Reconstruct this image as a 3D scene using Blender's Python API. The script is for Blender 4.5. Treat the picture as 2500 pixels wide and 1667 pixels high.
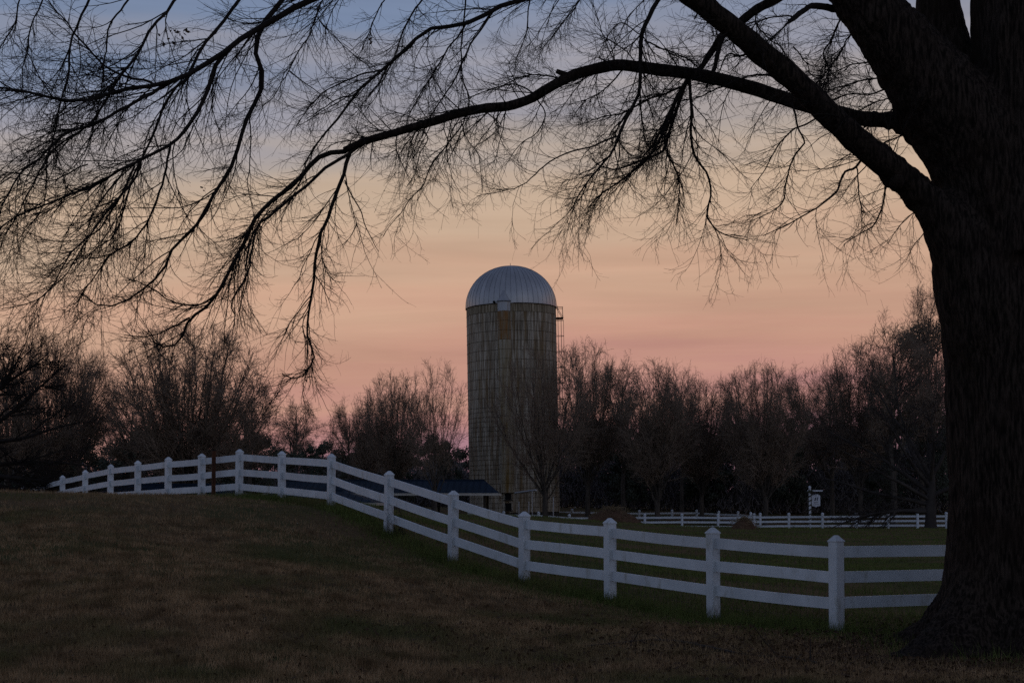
import bpy, math, random
import numpy as np
from mathutils import Vector, noise as mnoise

# ------------------------------------------------------------------ clear
for o in list(bpy.data.objects):
    bpy.data.objects.remove(o)
SC = bpy.context.scene
COL = SC.collection
rng = np.random.default_rng(7)
random.seed(7)

# ------------------------------------------------------------------ camera
FPX, W, H = 3600.0, 2500.0, 1667.0          # focal length in photo pixels
EYE, PITCH, HORIZON = 1.65, math.radians(3.0), 1222.0
VSH = (HORIZON - H / 2) / FPX - math.tan(PITCH)
cd = bpy.data.cameras.new('camera')
cam = bpy.data.objects.new('camera', cd)
COL.objects.link(cam)
cam.location = (0, 0, EYE)
cam.rotation_euler = (math.pi / 2 + PITCH, 0, 0)
cd.sensor_width = 36.0
cd.lens = FPX / W * 36.0
cd.shift_y = VSH * FPX / W
cd.clip_start = 0.1
cd.clip_end = 8000
SC.camera = cam

# ------------------------------------------------------------------ sky
def s2l(c):
    return tuple(((v / 255) / 12.92 if v / 255 <= 0.04045 else ((v / 255 + 0.055) / 1.055) ** 2.4) for v in c)

world = bpy.data.worlds.new('World')
SC.world = world
world.use_nodes = True
nt = world.node_tree
nt.nodes.clear()
def wn(t, **k):
    n = nt.nodes.new(t)
    for a, b in k.items():
        setattr(n, a, b)
    return n
def link(a, b):
    nt.links.new(a, b)
out = wn('ShaderNodeOutputWorld')
bg = wn('ShaderNodeBackground')
bg.inputs[1].default_value = 1.0
tc = wn('ShaderNodeTexCoord')
sep = wn('ShaderNodeSeparateXYZ')
link(tc.outputs['Generated'], sep.inputs[0])
# faint stretched streaks of high cloud bend the elevation that the ramp is read at
mp = wn('ShaderNodeMapping')
mp.inputs['Scale'].default_value = (2.6, 2.6, 26.0)
link(tc.outputs['Generated'], mp.inputs[0])
nz = wn('ShaderNodeTexNoise')
nz.inputs['Scale'].default_value = 1.0
nz.inputs['Detail'].default_value = 4.0
nz.inputs['Roughness'].default_value = 0.5
link(mp.outputs[0], nz.inputs['Vector'])
mz = wn('ShaderNodeMath', operation='MULTIPLY_ADD')
mz.inputs[1].default_value = 0.13
mz.inputs[2].default_value = -0.065
link(nz.outputs['Fac'], mz.inputs[0])
lft = wn('ShaderNodeMath', operation='MULTIPLY_ADD')
lft.inputs[1].default_value = -0.075
link(sep.outputs['X'], lft.inputs[0])
link(sep.outputs['Z'], lft.inputs[2])
ad = wn('ShaderNodeMath', operation='ADD')
link(lft.outputs[0], ad.inputs[0])
link(mz.outputs[0], ad.inputs[1])
mx = wn('ShaderNodeMath', operation='MAXIMUM')
mx.inputs[1].default_value = 0.0
link(ad.outputs[0], mx.inputs[0])
sq = wn('ShaderNodeMath', operation='SQRT')
link(mx.outputs[0], sq.inputs[0])
ramp = wn('ShaderNodeValToRGB')
ramp.color_ramp.interpolation = 'B_SPLINE' if False else 'LINEAR'
stops = [(0.0, (150, 114, 128)), (0.18, (163, 121, 131)), (0.245, (184, 133, 126)), (0.30, (194, 148, 129)),
         (0.362, (199, 161, 137)), (0.414, (198, 170, 146)), (0.452, (194, 170, 148)), (0.485, (175, 162, 153)),
         (0.52, (152, 150, 159)), (0.566, (118, 133, 160)), (0.66, (95, 111, 143)), (0.8, (78, 91, 120)), (1.0, (63, 73, 97))]
el = ramp.color_ramp.elements
el[0].position, el[0].color = stops[0][0], s2l(stops[0][1]) + (1,)
el[1].position, el[1].color = stops[-1][0], s2l(stops[-1][1]) + (1,)
for p, c in stops[1:-1]:
    e = el.new(p)
    e.color = s2l(c) + (1,)
link(sq.outputs[0], ramp.inputs[0])
back = wn('ShaderNodeValToRGB')
bstops = [(0.0, (112, 114, 128)), (0.25, (126, 133, 150)), (0.42, (137, 149, 170)), (0.56, (120, 137, 167)), (0.8, (83, 96, 126)), (1.0, (63, 73, 97))]
be = back.color_ramp.elements
be[0].position, be[0].color = bstops[0][0], s2l(bstops[0][1]) + (1,)
be[1].position, be[1].color = bstops[-1][0], s2l(bstops[-1][1]) + (1,)
for p, c in bstops[1:-1]:
    be.new(p).color = s2l(c) + (1,)
link(sq.outputs[0], back.inputs[0])
# the afterglow fills the half of the sky the camera looks at and fades smoothly to the other side
az = wn('ShaderNodeMapRange', interpolation_type='SMOOTHSTEP')
az.inputs['From Min'].default_value = -0.5
az.inputs['From Max'].default_value = 0.85
link(sep.outputs['Y'], az.inputs['Value'])
skm = wn('ShaderNodeMix', data_type='RGBA')
link(az.outputs[0], skm.inputs['Factor'])
link(back.outputs[0], skm.inputs['A'])
link(ramp.outputs[0], skm.inputs['B'])
# thin uneven veils of high cloud
mp2 = wn('ShaderNodeMapping')
mp2.inputs['Scale'].default_value = (3.2, 3.2, 46.0)
mp2.inputs['Rotation'].default_value = (0.012, 0.02, 0)
link(tc.outputs['Generated'], mp2.inputs[0])
nz2 = wn('ShaderNodeTexNoise')
nz2.inputs['Scale'].default_value = 1.0
nz2.inputs['Detail'].default_value = 6.0
nz2.inputs['Roughness'].default_value = 0.55
nz2.inputs['Distortion'].default_value = 0.6
link(mp2.outputs[0], nz2.inputs['Vector'])
vr = wn('ShaderNodeMapRange')
vr.inputs['From Min'].default_value = 0.3
vr.inputs['From Max'].default_value = 0.7
vr.inputs['To Min'].default_value = 0.94
vr.inputs['To Max'].default_value = 1.12
link(nz2.outputs['Fac'], vr.inputs['Value'])
link(vr.outputs[0], bg.inputs[1])
link(skm.outputs['Result'], bg.inputs[0])
link(bg.outputs[0], out.inputs[0])

# ------------------------------------------------------------------ weak warm sun lamp, low from behind right, on the posts' right faces
sd = bpy.data.lights.new('sun', 'SUN')
sd.energy = 0.05
sd.angle = math.radians(40)
sd.color = (1.0, 0.80, 0.68)
sun = bpy.data.objects.new('sun', sd)
COL.objects.link(sun)
sdir = Vector((-0.55, 0.82, -0.16)).normalized()
sun.rotation_euler = sdir.to_track_quat('-Z', 'Y').to_euler()

SC.view_settings.view_transform = 'Standard'
SC.view_settings.look = 'None'
SC.view_settings.exposure = 0.0
SC.view_settings.gamma = 1.0
SC.view_settings.use_curve_mapping = False
SC.render.engine = 'CYCLES'
SC.cycles.max_bounces = 5
SC.cycles.diffuse_bounces = 3
SC.cycles.glossy_bounces = 3
SC.cycles.use_denoising = False
SC.cycles.denoiser = 'OPENIMAGEDENOISE'
SC.cycles.denoising_prefilter = 'ACCURATE'
SC.cycles.use_adaptive_sampling = False

# ------------------------------------------------------------------ pixel -> place helpers
def P(px, py, Y):
    """the point at world depth Y seen at photo pixel (px, py) of the 2500 x 1667 photograph"""
    u = (px - W / 2) / FPX
    v = (H / 2 - py) / FPX + VSH
    dy = math.cos(PITCH) - v * math.sin(PITCH)
    dz = math.sin(PITCH) + v * math.cos(PITCH)
    s = Y / dy
    return Vector((u * s, Y, EYE + dz * s))

def D(x, y, Y):
    return P(x * W / 2352.0, y * W / 2352.0, Y)

# ------------------------------------------------------------------ mesh helpers
def mesh_arrays(name, v, f, mat=None, smooth=True):
    v = np.asarray(v, dtype=np.float32).reshape(-1, 3)
    f = np.asarray(f, dtype=np.int32)
    k = f.shape[1]
    me = bpy.data.meshes.new(name)
    me.vertices.add(len(v))
    me.vertices.foreach_set('co', v.ravel())
    me.loops.add(f.size)
    me.loops.foreach_set('vertex_index', f.ravel())
    me.polygons.add(len(f))
    me.polygons.foreach_set('loop_start', np.arange(0, f.size, k, dtype=np.int32))
    me.polygons.foreach_set('loop_total', np.full(len(f), k, dtype=np.int32))
    me.polygons.foreach_set('use_smooth', np.full(len(f), smooth, dtype=bool))
    me.update(calc_edges=True)
    if mat is not None:
        me.materials.append(mat)
    return me

def mesh_py(name, v, f, mat=None, smooth=False):
    me = bpy.data.meshes.new(name)
    me.from_pydata([tuple(a) for a in v], [], f)
    me.update()
    if smooth:
        for p in me.polygons:
            p.use_smooth = True
    if mat is not None:
        me.materials.append(mat)
    return me

def obj(name, me, parent=None, loc=None):
    o = bpy.data.objects.new(name, me)
    COL.objects.link(o)
    if parent is not None:
        o.parent = parent
    if loc is not None:
        o.location = loc
    return o

def tag(o, label, cat, group=None, kind=None):
    o['label'] = label
    o['category'] = cat
    if group:
        o['group'] = group
    if kind:
        o['kind'] = kind
    return o

def thing(name, label, cat, loc=(0, 0, 0), rz=0.0, group=None):
    o = bpy.data.objects.new(name, None)
    COL.objects.link(o)
    o.location = loc
    o.rotation_euler = (0, 0, rz)
    o.empty_display_size = 0.2
    return tag(o, label, cat, group)

class MB:
    """collects boxes, tubes and prisms into one mesh"""
    def __init__(self):
        self.v, self.f = [], []
    def add(self, v, f):
        n = len(self.v)
        self.v += [tuple(a) for a in v]
        self.f += [tuple(i + n for i in q) for q in f]
        return self
    def box(self, c, s, rz=0.0, bev=0.0):
        cx, cy, cz = c
        hx, hy, hz = s[0] / 2, s[1] / 2, s[2] / 2
        ca, sa = math.cos(rz), math.sin(rz)
        vs = []
        if bev <= 0:
            for z in (-hz, hz):
                for x, y in ((-hx, -hy), (hx, -hy), (hx, hy), (-hx, hy)):
                    vs.append((cx + x * ca - y * sa, cy + x * sa + y * ca, cz + z))
            return self.add(vs, [(3, 2, 1, 0), (4, 5, 6, 7), (0, 1, 5, 4), (1, 2, 6, 5), (2, 3, 7, 6), (3, 0, 4, 7)])
        b = bev
        oct_ = [(-hx + b, -hy), (hx - b, -hy), (hx, -hy + b), (hx, hy - b), (hx - b, hy), (-hx + b, hy), (-hx, hy - b), (-hx, -hy + b)]
        for z in (-hz, hz):
            for x, y in oct_:
                vs.append((cx + x * ca - y * sa, cy + x * sa + y * ca, cz + z))
        fs = [tuple(range(7, -1, -1)), tuple(range(8, 16))]
        fs += [(i, (i + 1) % 8, 8 + (i + 1) % 8, 8 + i) for i in range(8)]
        return self.add(vs, fs)
    def tube(self, pts, r, n=6, cap=True):
        pts = [Vector(p) for p in pts]
        rr = [float(q) for q in r] if hasattr(r, "__len__") else [float(r)] * len(pts)
        rings = []
        ref = Vector((0, 0, 1))
        d0 = (pts[-1] - pts[0]).normalized()
        if abs(d0.z) > 0.8:
            ref = Vector((1, 0, 0))
        for i, p in enumerate(pts):
            t = (pts[min(i + 1, len(pts) - 1)] - pts[max(i - 1, 0)]).normalized()
            a = t.cross(ref).normalized()
            b = t.cross(a)
            rings.append([p + rr[i] * (math.cos(2 * math.pi * k / n) * a + math.sin(2 * math.pi * k / n) * b) for k in range(n)])
        vs = [q for ring in rings for q in ring]
        fs = []
        for i in range(len(pts) - 1):
            for k in range(n):
                fs.append((i * n + k, i * n + (k + 1) % n, (i + 1) * n + (k + 1) % n, (i + 1) * n + k))
        if cap:
            fs.append(tuple(range(n - 1, -1, -1)))
            m = (len(pts) - 1) * n
            fs.append(tuple(range(m, m + n)))
        return self.add(vs, fs)
    def build(self, name, mat, parent=None, smooth=False, loc=None):
        return obj(name, mesh_py(name, self.v, self.f, mat, smooth), parent, loc)

def tubes(Pt, R, sides):
    """Pt (N,K,3), R (N,K) -> verts, quads"""
    N, K, _ = Pt.shape
    T = np.empty_like(Pt)
    T[:, 1:-1] = Pt[:, 2:] - Pt[:, :-2]
    T[:, 0] = Pt[:, 1] - Pt[:, 0]
    T[:, -1] = Pt[:, -1] - Pt[:, -2]
    T /= np.linalg.norm(T, axis=2, keepdims=True) + 1e-9
    mean = np.abs(Pt[:, -1] - Pt[:, 0])
    ax = np.argmin(mean, axis=1)
    ref = np.zeros((N, 1, 3))
    ref[np.arange(N), 0, ax] = 1
    A = np.cross(T, np.broadcast_to(ref, T.shape))
    A /= np.linalg.norm(A, axis=2, keepdims=True) + 1e-9
    B = np.cross(T, A)
    ang = np.arange(sides) * 2 * math.pi / sides
    V = Pt[:, :, None, :] + R[:, :, None, None] * (np.cos(ang)[None, None, :, None] * A[:, :, None, :] + np.sin(ang)[None, None, :, None] * B[:, :, None, :])
    idx = np.arange(N * K * sides).reshape(N, K, sides)
    a = idx[:, :-1, :]
    b = np.roll(idx, -1, axis=2)[:, :-1, :]
    c = np.roll(idx, -1, axis=2)[:, 1:, :]
    d = idx[:, 1:, :]
    F = np.stack([a, b, c, d], axis=-1).reshape(-1, 4)
    return V.reshape(-1, 3), F

def cat_geo(parts):
    vs, fs, n = [], [], 0
    for v, f in parts:
        vs.append(v)
        fs.append(f + n)
        n += len(v)
    return np.concatenate(vs), np.concatenate(fs)

def spline(pts, K):
    """Catmull-Rom through pts, K samples evenly by length"""
    p = np.asarray(pts, float)
    q = np.vstack([2 * p[0] - p[1], p, 2 * p[-1] - p[-2]])
    o = []
    for i in range(1, len(q) - 2):
        t = np.linspace(0, 1, 12, endpoint=False)[:, None]
        a, b, c, d = q[i - 1], q[i], q[i + 1], q[i + 2]
        o.append(0.5 * ((2 * b) + (c - a) * t + (2 * a - 5 * b + 4 * c - d) * t ** 2 + (-a + 3 * b - 3 * c + d) * t ** 3))
    o.append(p[-1:])
    o = np.vstack(o)
    s = np.r_[0, np.cumsum(np.linalg.norm(np.diff(o[:, :3], axis=0), axis=1))]
    u = np.linspace(0, s[-1], K)
    return np.stack([np.interp(u, s, o[:, k]) for k in range(o.shape[1])], axis=1)

def grow(rg, Pt, R, n, tr, ang, lenf, K, trop=(0, 0, 0), jit=0.1, rr=0.5, rcap=1.0, rtip=0.002, lpow=1.0, away=None, bend=0.0):
    """n children of the given parents -> (n,K,3),(n,K)"""
    Pt = np.asarray(Pt); R = np.asarray(R)
    N, KP, _ = Pt.shape
    L = np.linalg.norm(np.diff(Pt, axis=1), axis=2).sum(1)
    w = L ** lpow
    par = rg.choice(N, n, p=w / w.sum())
    t = rg.uniform(tr[0], tr[1], n)
    x = t * (KP - 1)
    i = np.minimum(x.astype(int), KP - 2)
    f = (x - i)[:, None]
    pos = Pt[par, i] * (1 - f) + Pt[par, i + 1] * f
    rad = R[par, i] * (1 - f[:, 0]) + R[par, i + 1] * f[:, 0]
    tan = Pt[par, i + 1] - Pt[par, i]
    tan /= np.linalg.norm(tan, axis=1, keepdims=True) + 1e-9
    q = rg.normal(size=(n, 3))
    if away is not None:
        q = q + np.asarray(away) * 1.0
    q -= (q * tan).sum(1, keepdims=True) * tan
    q /= np.linalg.norm(q, axis=1, keepdims=True) + 1e-9
    a = rg.uniform(ang[0], ang[1], n)[:, None]
    d = np.cos(a) * tan + np.sin(a) * q
    ln = lenf(L[par], t, n)
    st = (ln / (K - 1))[:, None]
    out = np.empty((n, K, 3))
    out[:, 0] = pos
    tv = np.asarray(trop, float)
    bv = rg.normal(size=(n, 3)) * bend
    for k in range(1, K):
        d = d + rg.normal(size=(n, 3)) * jit + tv + bv
        d /= np.linalg.norm(d, axis=1, keepdims=True)
        out[:, k] = out[:, k - 1] + d * st
    r0 = np.minimum(rad * rr, rcap)
    r0 = np.maximum(r0, rtip * 1.15)
    s = np.linspace(0, 1, K)[None, :]
    RR = r0[:, None] * (1 - s) ** 0.9 + rtip * (1 - (1 - s) ** 0.9)
    return out, RR

# ------------------------------------------------------------------ materials
def mat(name, c1, c2=None, scale=(1, 1, 1), nscale=4.0, lo=0.35, hi=0.65, detail=5.0, rough=0.9, metal=0.0, bump=0.0, bdist=0.02,
        c3=None, s3=1.0, lo3=0.5, hi3=0.7, sc3=(1, 1, 1), coord='Position', spec=0.25, rnd=0.0):
    m = bpy.data.materials.new(name)
    m.use_nodes = True
    t = m.node_tree
    N = t.nodes
    b = N['Principled BSDF']
    b.inputs['Roughness'].default_value = rough
    b.inputs['Metallic'].default_value = metal
    b.inputs['Specular IOR Level'].default_value = spec
    b.inputs['Base Color'].default_value = tuple(c1) + (1,)
    if c2 is None:
        return m
    if coord == 'Position':
        src = N.new('ShaderNodeNewGeometry').outputs['Position']
    else:
        src = N.new('ShaderNodeTexCoord').outputs['Object']
    def nois(sc, s, lo_, hi_, det):
        mp = N.new('ShaderNodeMapping')
        mp.inputs['Scale'].default_value = sc
        t.links.new(src, mp.inputs[0])
        nz = N.new('ShaderNodeTexNoise')
        nz.inputs['Scale'].default_value = s
        nz.inputs['Detail'].default_value = det
        nz.inputs['Roughness'].default_value = 0.6
        t.links.new(mp.outputs[0], nz.inputs['Vector'])
        r = N.new('ShaderNodeMapRange')
        r.inputs['From Min'].default_value = lo_
        r.inputs['From Max'].default_value = hi_
        t.links.new(nz.outputs['Fac'], r.inputs['Value'])
        return nz, r
    nz, r = nois(scale, nscale, lo, hi, detail)
    mx = N.new('ShaderNodeMix')
    mx.data_type = 'RGBA'
    mx.inputs['A'].default_value = tuple(c1) + (1,)
    mx.inputs['B'].default_value = tuple(c2) + (1,)
    t.links.new(r.outputs[0], mx.inputs['Factor'])
    col = mx.outputs['Result']
    if c3 is not None:
        _, r3 = nois(sc3, s3, lo3, hi3, 4.0)
        m3 = N.new('ShaderNodeMix')
        m3.data_type = 'RGBA'
        t.links.new(col, m3.inputs['A'])
        m3.inputs['B'].default_value = tuple(c3) + (1,)
        t.links.new(r3.outputs[0], m3.inputs['Factor'])
        col = m3.outputs['Result']
    if rnd > 0:
        oi = N.new('ShaderNodeObjectInfo')
        mr = N.new('ShaderNodeMapRange')
        mr.inputs['To Min'].default_value = 1 - rnd
        mr.inputs['To Max'].default_value = 1 + rnd
        t.links.new(oi.outputs['Random'], mr.inputs['Value'])
        hv = N.new('ShaderNodeHueSaturation')
        t.links.new(mr.outputs[0], hv.inputs['Value'])
        t.links.new(col, hv.inputs['Color'])
        col = hv.outputs[0]
    t.links.new(col, b.inputs['Base Color'])
    if bump > 0:
        bp = N.new('ShaderNodeBump')
        bp.inputs['Strength'].default_value = bump
        bp.inputs['Distance'].default_value = bdist
        t.links.new(nz.outputs['Fac'], bp.inputs['Height'])
        t.links.new(bp.outputs[0], b.inputs['Normal'])
    return m

m_ground = mat('ground_soil_grass', (0.085, 0.054, 0.027), (0.19, 0.120, 0.060), nscale=14, detail=8, bump=0.5, bdist=0.04, spec=0.02, rough=1.0,
               c3=(0.070, 0.072, 0.026), s3=0.28, lo3=0.45, hi3=0.62)
m_lawn = mat('dormant_lawn_blades', (0.13, 0.078, 0.038), (0.54, 0.345, 0.185), nscale=2.6, detail=12, lo=0.36, hi=0.68, rough=0.9, spec=0.05,
             c3=(0.125, 0.118, 0.045), s3=0.42, lo3=0.48, hi3=0.66)
m_green = mat('green_grass_blades', (0.075, 0.098, 0.024), (0.165, 0.185, 0.052), nscale=2.2, detail=5, rough=0.9, spec=0.05,
              c3=(0.14, 0.10, 0.048), s3=0.4, lo3=0.52, hi3=0.7)
m_white = mat('white_fence_paint', (0.72, 0.74, 0.75), (0.60, 0.62, 0.63), nscale=3.0, detail=8, rough=0.55,
              c3=(0.38, 0.37, 0.31), s3=5.0, lo3=0.57, hi3=0.80, sc3=(1, 1, 0.35), bump=0.10, bdist=0.01, rnd=0.07)
def add_splash(m):
    t = m.node_tree
    N = t.nodes
    b = N['Principled BSDF']
    old = b.inputs['Base Color'].links[0].from_socket
    at = N.new('ShaderNodeAttribute')
    at.attribute_name = 'splash'
    nz = N.new('ShaderNodeTexNoise')
    nz.inputs['Scale'].default_value = 22
    nz.inputs['Detail'].default_value = 6
    g = N.new('ShaderNodeNewGeometry')
    t.links.new(g.outputs['Position'], nz.inputs['Vector'])
    mu = N.new('ShaderNodeMath'); mu.operation = 'MULTIPLY'
    t.links.new(at.outputs['Fac'], mu.inputs[0])
    r = N.new('ShaderNodeMapRange')
    r.inputs['From Min'].default_value = 0.25
    r.inputs['From Max'].default_value = 0.62
    t.links.new(nz.outputs['Fac'], r.inputs['Value'])
    t.links.new(r.outputs[0], mu.inputs[1])
    mx = N.new('ShaderNodeMix'); mx.data_type = 'RGBA'
    t.links.new(mu.outputs[0], mx.inputs['Factor'])
    t.links.new(old, mx.inputs['A'])
    mx.inputs['B'].default_value = (0.13, 0.105, 0.07, 1)
    t.links.new(mx.outputs['Result'], b.inputs['Base Color'])
add_splash(m_white)
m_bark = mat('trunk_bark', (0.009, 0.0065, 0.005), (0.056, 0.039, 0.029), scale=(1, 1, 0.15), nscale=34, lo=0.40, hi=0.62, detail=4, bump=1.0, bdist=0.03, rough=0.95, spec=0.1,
             c3=(0.024, 0.015, 0.010), s3=1.3, lo3=0.5, hi3=0.7)  # furrow tone darkened to stand in for crease shade under diffuse light
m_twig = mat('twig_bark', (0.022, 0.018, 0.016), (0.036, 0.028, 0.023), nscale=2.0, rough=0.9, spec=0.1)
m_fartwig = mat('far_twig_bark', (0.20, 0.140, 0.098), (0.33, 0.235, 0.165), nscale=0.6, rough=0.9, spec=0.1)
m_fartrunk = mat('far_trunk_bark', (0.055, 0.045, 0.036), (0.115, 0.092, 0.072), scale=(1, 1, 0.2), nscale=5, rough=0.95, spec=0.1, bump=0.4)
m_darkbark = mat('dark_spreading_bark', (0.040, 0.033, 0.029), (0.080, 0.066, 0.056), nscale=0.8, rough=0.95, spec=0.1)  # darker bark tone for the spreading tree beside the big trunk
m_ever = mat('evergreen_foliage', (0.055, 0.062, 0.040), (0.105, 0.105, 0.075), nscale=0.8, rough=0.8, spec=0.15)
m_thick = mat('thicket_twigs', (0.14, 0.115, 0.105), (0.22, 0.185, 0.165), nscale=0.3, rough=0.9, spec=0.1)
m_stave = mat('weathered_concrete_stave', (0.175, 0.130, 0.085), (0.57, 0.49, 0.375), scale=(1, 1, 0.06), nscale=8.0, lo=0.38, hi=0.64, detail=6, rough=0.95, spec=0.1,
              c3=(0.195, 0.120, 0.052), s3=2.6, lo3=0.47, hi3=0.69, sc3=(1.2, 1.2, 0.07), rnd=0.12, bump=0.25, bdist=0.02)
m_stave_top = mat('rust_stained_stave', (0.15, 0.108, 0.060), (0.45, 0.365, 0.25), scale=(1, 1, 0.05), nscale=7.0, lo=0.38, hi=0.64, rough=0.95, spec=0.1, rnd=0.12)
m_core = mat('silo_joint_mortar', (0.035, 0.030, 0.025), (0.06, 0.05, 0.04), nscale=3)
m_hoop = mat('rusty_steel_hoop', (0.045, 0.036, 0.030), (0.08, 0.05, 0.03), nscale=6, rough=0.7, metal=0.3)
m_galv = mat('galvanised_steel', (0.52, 0.50, 0.485), (0.42, 0.405, 0.40), nscale=1.2, scale=(1, 1, 0.35), detail=5, rough=0.45, metal=0.55, spec=0.5, rnd=0.06)
m_seam = mat('dark_roof_seam', (0.17, 0.17, 0.18), (0.11, 0.11, 0.12), nscale=3, rough=0.5, metal=0.6)
m_rust = mat('rust_streaked_panel', (0.27, 0.125, 0.035), (0.30, 0.24, 0.16), scale=(1, 1, 0.10), nscale=5.0, lo=0.42, hi=0.62, rough=0.9,
             c3=(0.20, 0.15, 0.09), s3=3.4, lo3=0.50, hi3=0.62, sc3=(1, 1, 0.08))
m_chute = mat('ochre_stained_panel', (0.25, 0.185, 0.10), (0.46, 0.40, 0.30), scale=(1, 1, 0.06), nscale=6.0, lo=0.40, hi=0.64, rough=0.95, spec=0.1, c3=(0.20, 0.12, 0.04), s3=2.2, lo3=0.52, hi3=0.66, sc3=(1, 1, 0.1))
m_chutew = mat('pale_galvanised_panel', (0.50, 0.50, 0.50), (0.30, 0.24, 0.16), scale=(1, 1, 0.2), nscale=3.0, lo=0.5, hi=0.68, rough=0.6)
m_dark = mat('dark_opening', (0.006, 0.006, 0.006))  # on the hatches, black painted in for an unlit inside
m_blue = mat('blue_metal_roof', (0.009, 0.018, 0.030), (0.013, 0.024, 0.040), nscale=0.7, rough=0.75, metal=0.0, spec=0.12)
m_trim = mat('cream_trim_paint', (0.55, 0.50, 0.42), (0.45, 0.41, 0.35), nscale=2, rough=0.7)
m_wood = mat('dark_timber', (0.030, 0.023, 0.017), (0.05, 0.038, 0.028), scale=(1, 1, 0.2), nscale=8, rough=0.9)
m_rpost = mat('rusted_steel_post', (0.095, 0.034, 0.014), (0.055, 0.022, 0.012), nscale=9, rough=0.85)
m_dirt = mat('red_brown_earth', (0.075, 0.039, 0.022), (0.135, 0.072, 0.040), nscale=5, detail=8, bump=0.8, bdist=0.06, rough=1.0)
m_straw = mat('old_straw', (0.17, 0.115, 0.06), (0.28, 0.19, 0.10), nscale=3, rough=0.9)
m_litter = mat('dead_leaf', (0.050, 0.027, 0.015), (0.085, 0.045, 0.022), nscale=5, rough=0.9)
m_wire = mat('dark_wire', (0.05, 0.05, 0.05), (0.07, 0.06, 0.05), nscale=5, rough=0.6, metal=0.5)
m_signw = mat('white_sign_board', (0.72, 0.72, 0.74), (0.6, 0.6, 0.62), nscale=4, rough=0.6)
m_black = mat('black_paint', (0.012, 0.012, 0.012))

# ------------------------------------------------------------------ near fence layout (photo pixels: x, post-top y, base y) and terrain
D0 = 18.4
fence_px = [2043, 1742, 1490, 1280, 1105.5, 948, 808, 688, 583.6, 492, 410, 336, 269, 207, 152, 103, 58]
fence_top = [1306, 1287, 1264, 1248, 1197, 1149, 1107, 1101, 1096, 1107, 1115, 1124, 1133, 1147, 1160, 1173, 1186]
fence_bot = [1546, 1511, 1470, 1425, 1374, 1304, 1240, 1222, 1216, 1219, 1222, 1227, 1232, 1241, 1250, 1260, 1270]
fence_dep = [1, 1.095, 1.20, 1.30, 1.40, 1.52, 1.67, 1.80, 1.90, 1.97, 2.05, 2.15, 2.27, 2.40, 2.53, 2.66, 2.79]
fpts = [(P(x, b, D0 * d), P(x, t, D0 * d).z) for x, t, b, d in zip(fence_px, fence_top, fence_bot, fence_dep)]

ctrl = [tuple(p) for p, _ in fpts]
for px, py, Y in [(100, 1203, 31), (0, 1198, 30), (-250, 1200, 31), (330, 1214, 32), (100, 1300, 24), (100, 1450, 18), (100, 1600, 14.8), (-300, 1450, 18), (-300, 1300, 24),
                  (450, 1300, 25.5), (700, 1282, 27), (700, 1400, 20.5), (700, 1500, 16.8), (1000, 1430, 20.5), (1000, 1550, 16),
                  (1250, 1500, 19.2), (1250, 1600, 15.4), (1700, 1560, 17.2), (2400, 1590, 16.2), (2150, 1556, 17.6), (2550, 1540, 18.9),
                  (1700, 1400, 33), (2200, 1400, 33), (2600, 1400, 33), (2200, 1322, 62), (1800, 1322, 62), (1500, 1314, 62), (1280, 1288, 62), (2200, 1290, 96), (2600, 1290, 96), (1900, 1290, 96),
                  (1574, 1284, 95), (1500, 1279, 94), (1400, 1273, 93), (1280, 1263, 92), (1100, 1256, 82), (1230, 1266, 78), (1390, 1281, 78), (1500, 1288, 78), (1574, 1294, 78), (1753, 1300, 78), (2008, 1302, 78), (2200, 1303, 78), (2600, 1303, 78), (1100, 1264, 66), (1000, 1262, 48), (1250, 1320, 44), (930, 1232, 48), (1450, 1350, 42),
                  (1250, 1248, 124), (1500, 1293, 113), (1800, 1293, 113), (2200, 1291, 113), (2600, 1291, 113), (1390, 1274, 112)]:
    ctrl.append(tuple(P(px, py, Y)))
ctrl += [(0, 11.5, 0.0), (-5, 11.5, 0.05), (5, 11.5, -0.02), (0, 5, 0.0), (-8, 5, 0.2), (8, 5, 0), (0, -10, 0), (-15, -5, 0.4), (15, -5, 0),
         (-30, 20, 1.0), (-40, 40, 1.6), (30, 20, 0), (40, 50, 0), (-14, 68, -0.5), (-25, 75, -0.6), (-8, 72, 0.35), (-40, 80, -0.5),
         (-4, 100, -0.1), (-16, 106, -0.4), (-30, 105, -0.4), (-28, 130, 0.2), (0, 150, 1.2), (30, 150, 0.6), (60, 150, 0.5), (-60, 140, 0.5), (50, 110, -0.3)]
ctrl = np.array(ctrl)
def _tps(ctrl, lam=0.6):
    n = len(ctrl)
    xy = ctrl[:, :2] / 10.0
    d = np.linalg.norm(xy[:, None] - xy[None], axis=2)
    K = np.where(d > 0, d * d * np.log(d + 1e-12), 0) + lam * np.eye(n) * 0.02
    Q = np.c_[np.ones(n), xy]
    A = np.block([[K, Q], [Q.T, np.zeros((3, 3))]])
    s = np.linalg.solve(A, np.r_[ctrl[:, 2], 0, 0, 0])
    return xy, s
_xy, _s = _tps(ctrl)
def sstep(a, b, x):
    t = np.clip((x - a) / (b - a), 0, 1)
    return t * t * (3 - 2 * t)
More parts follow.
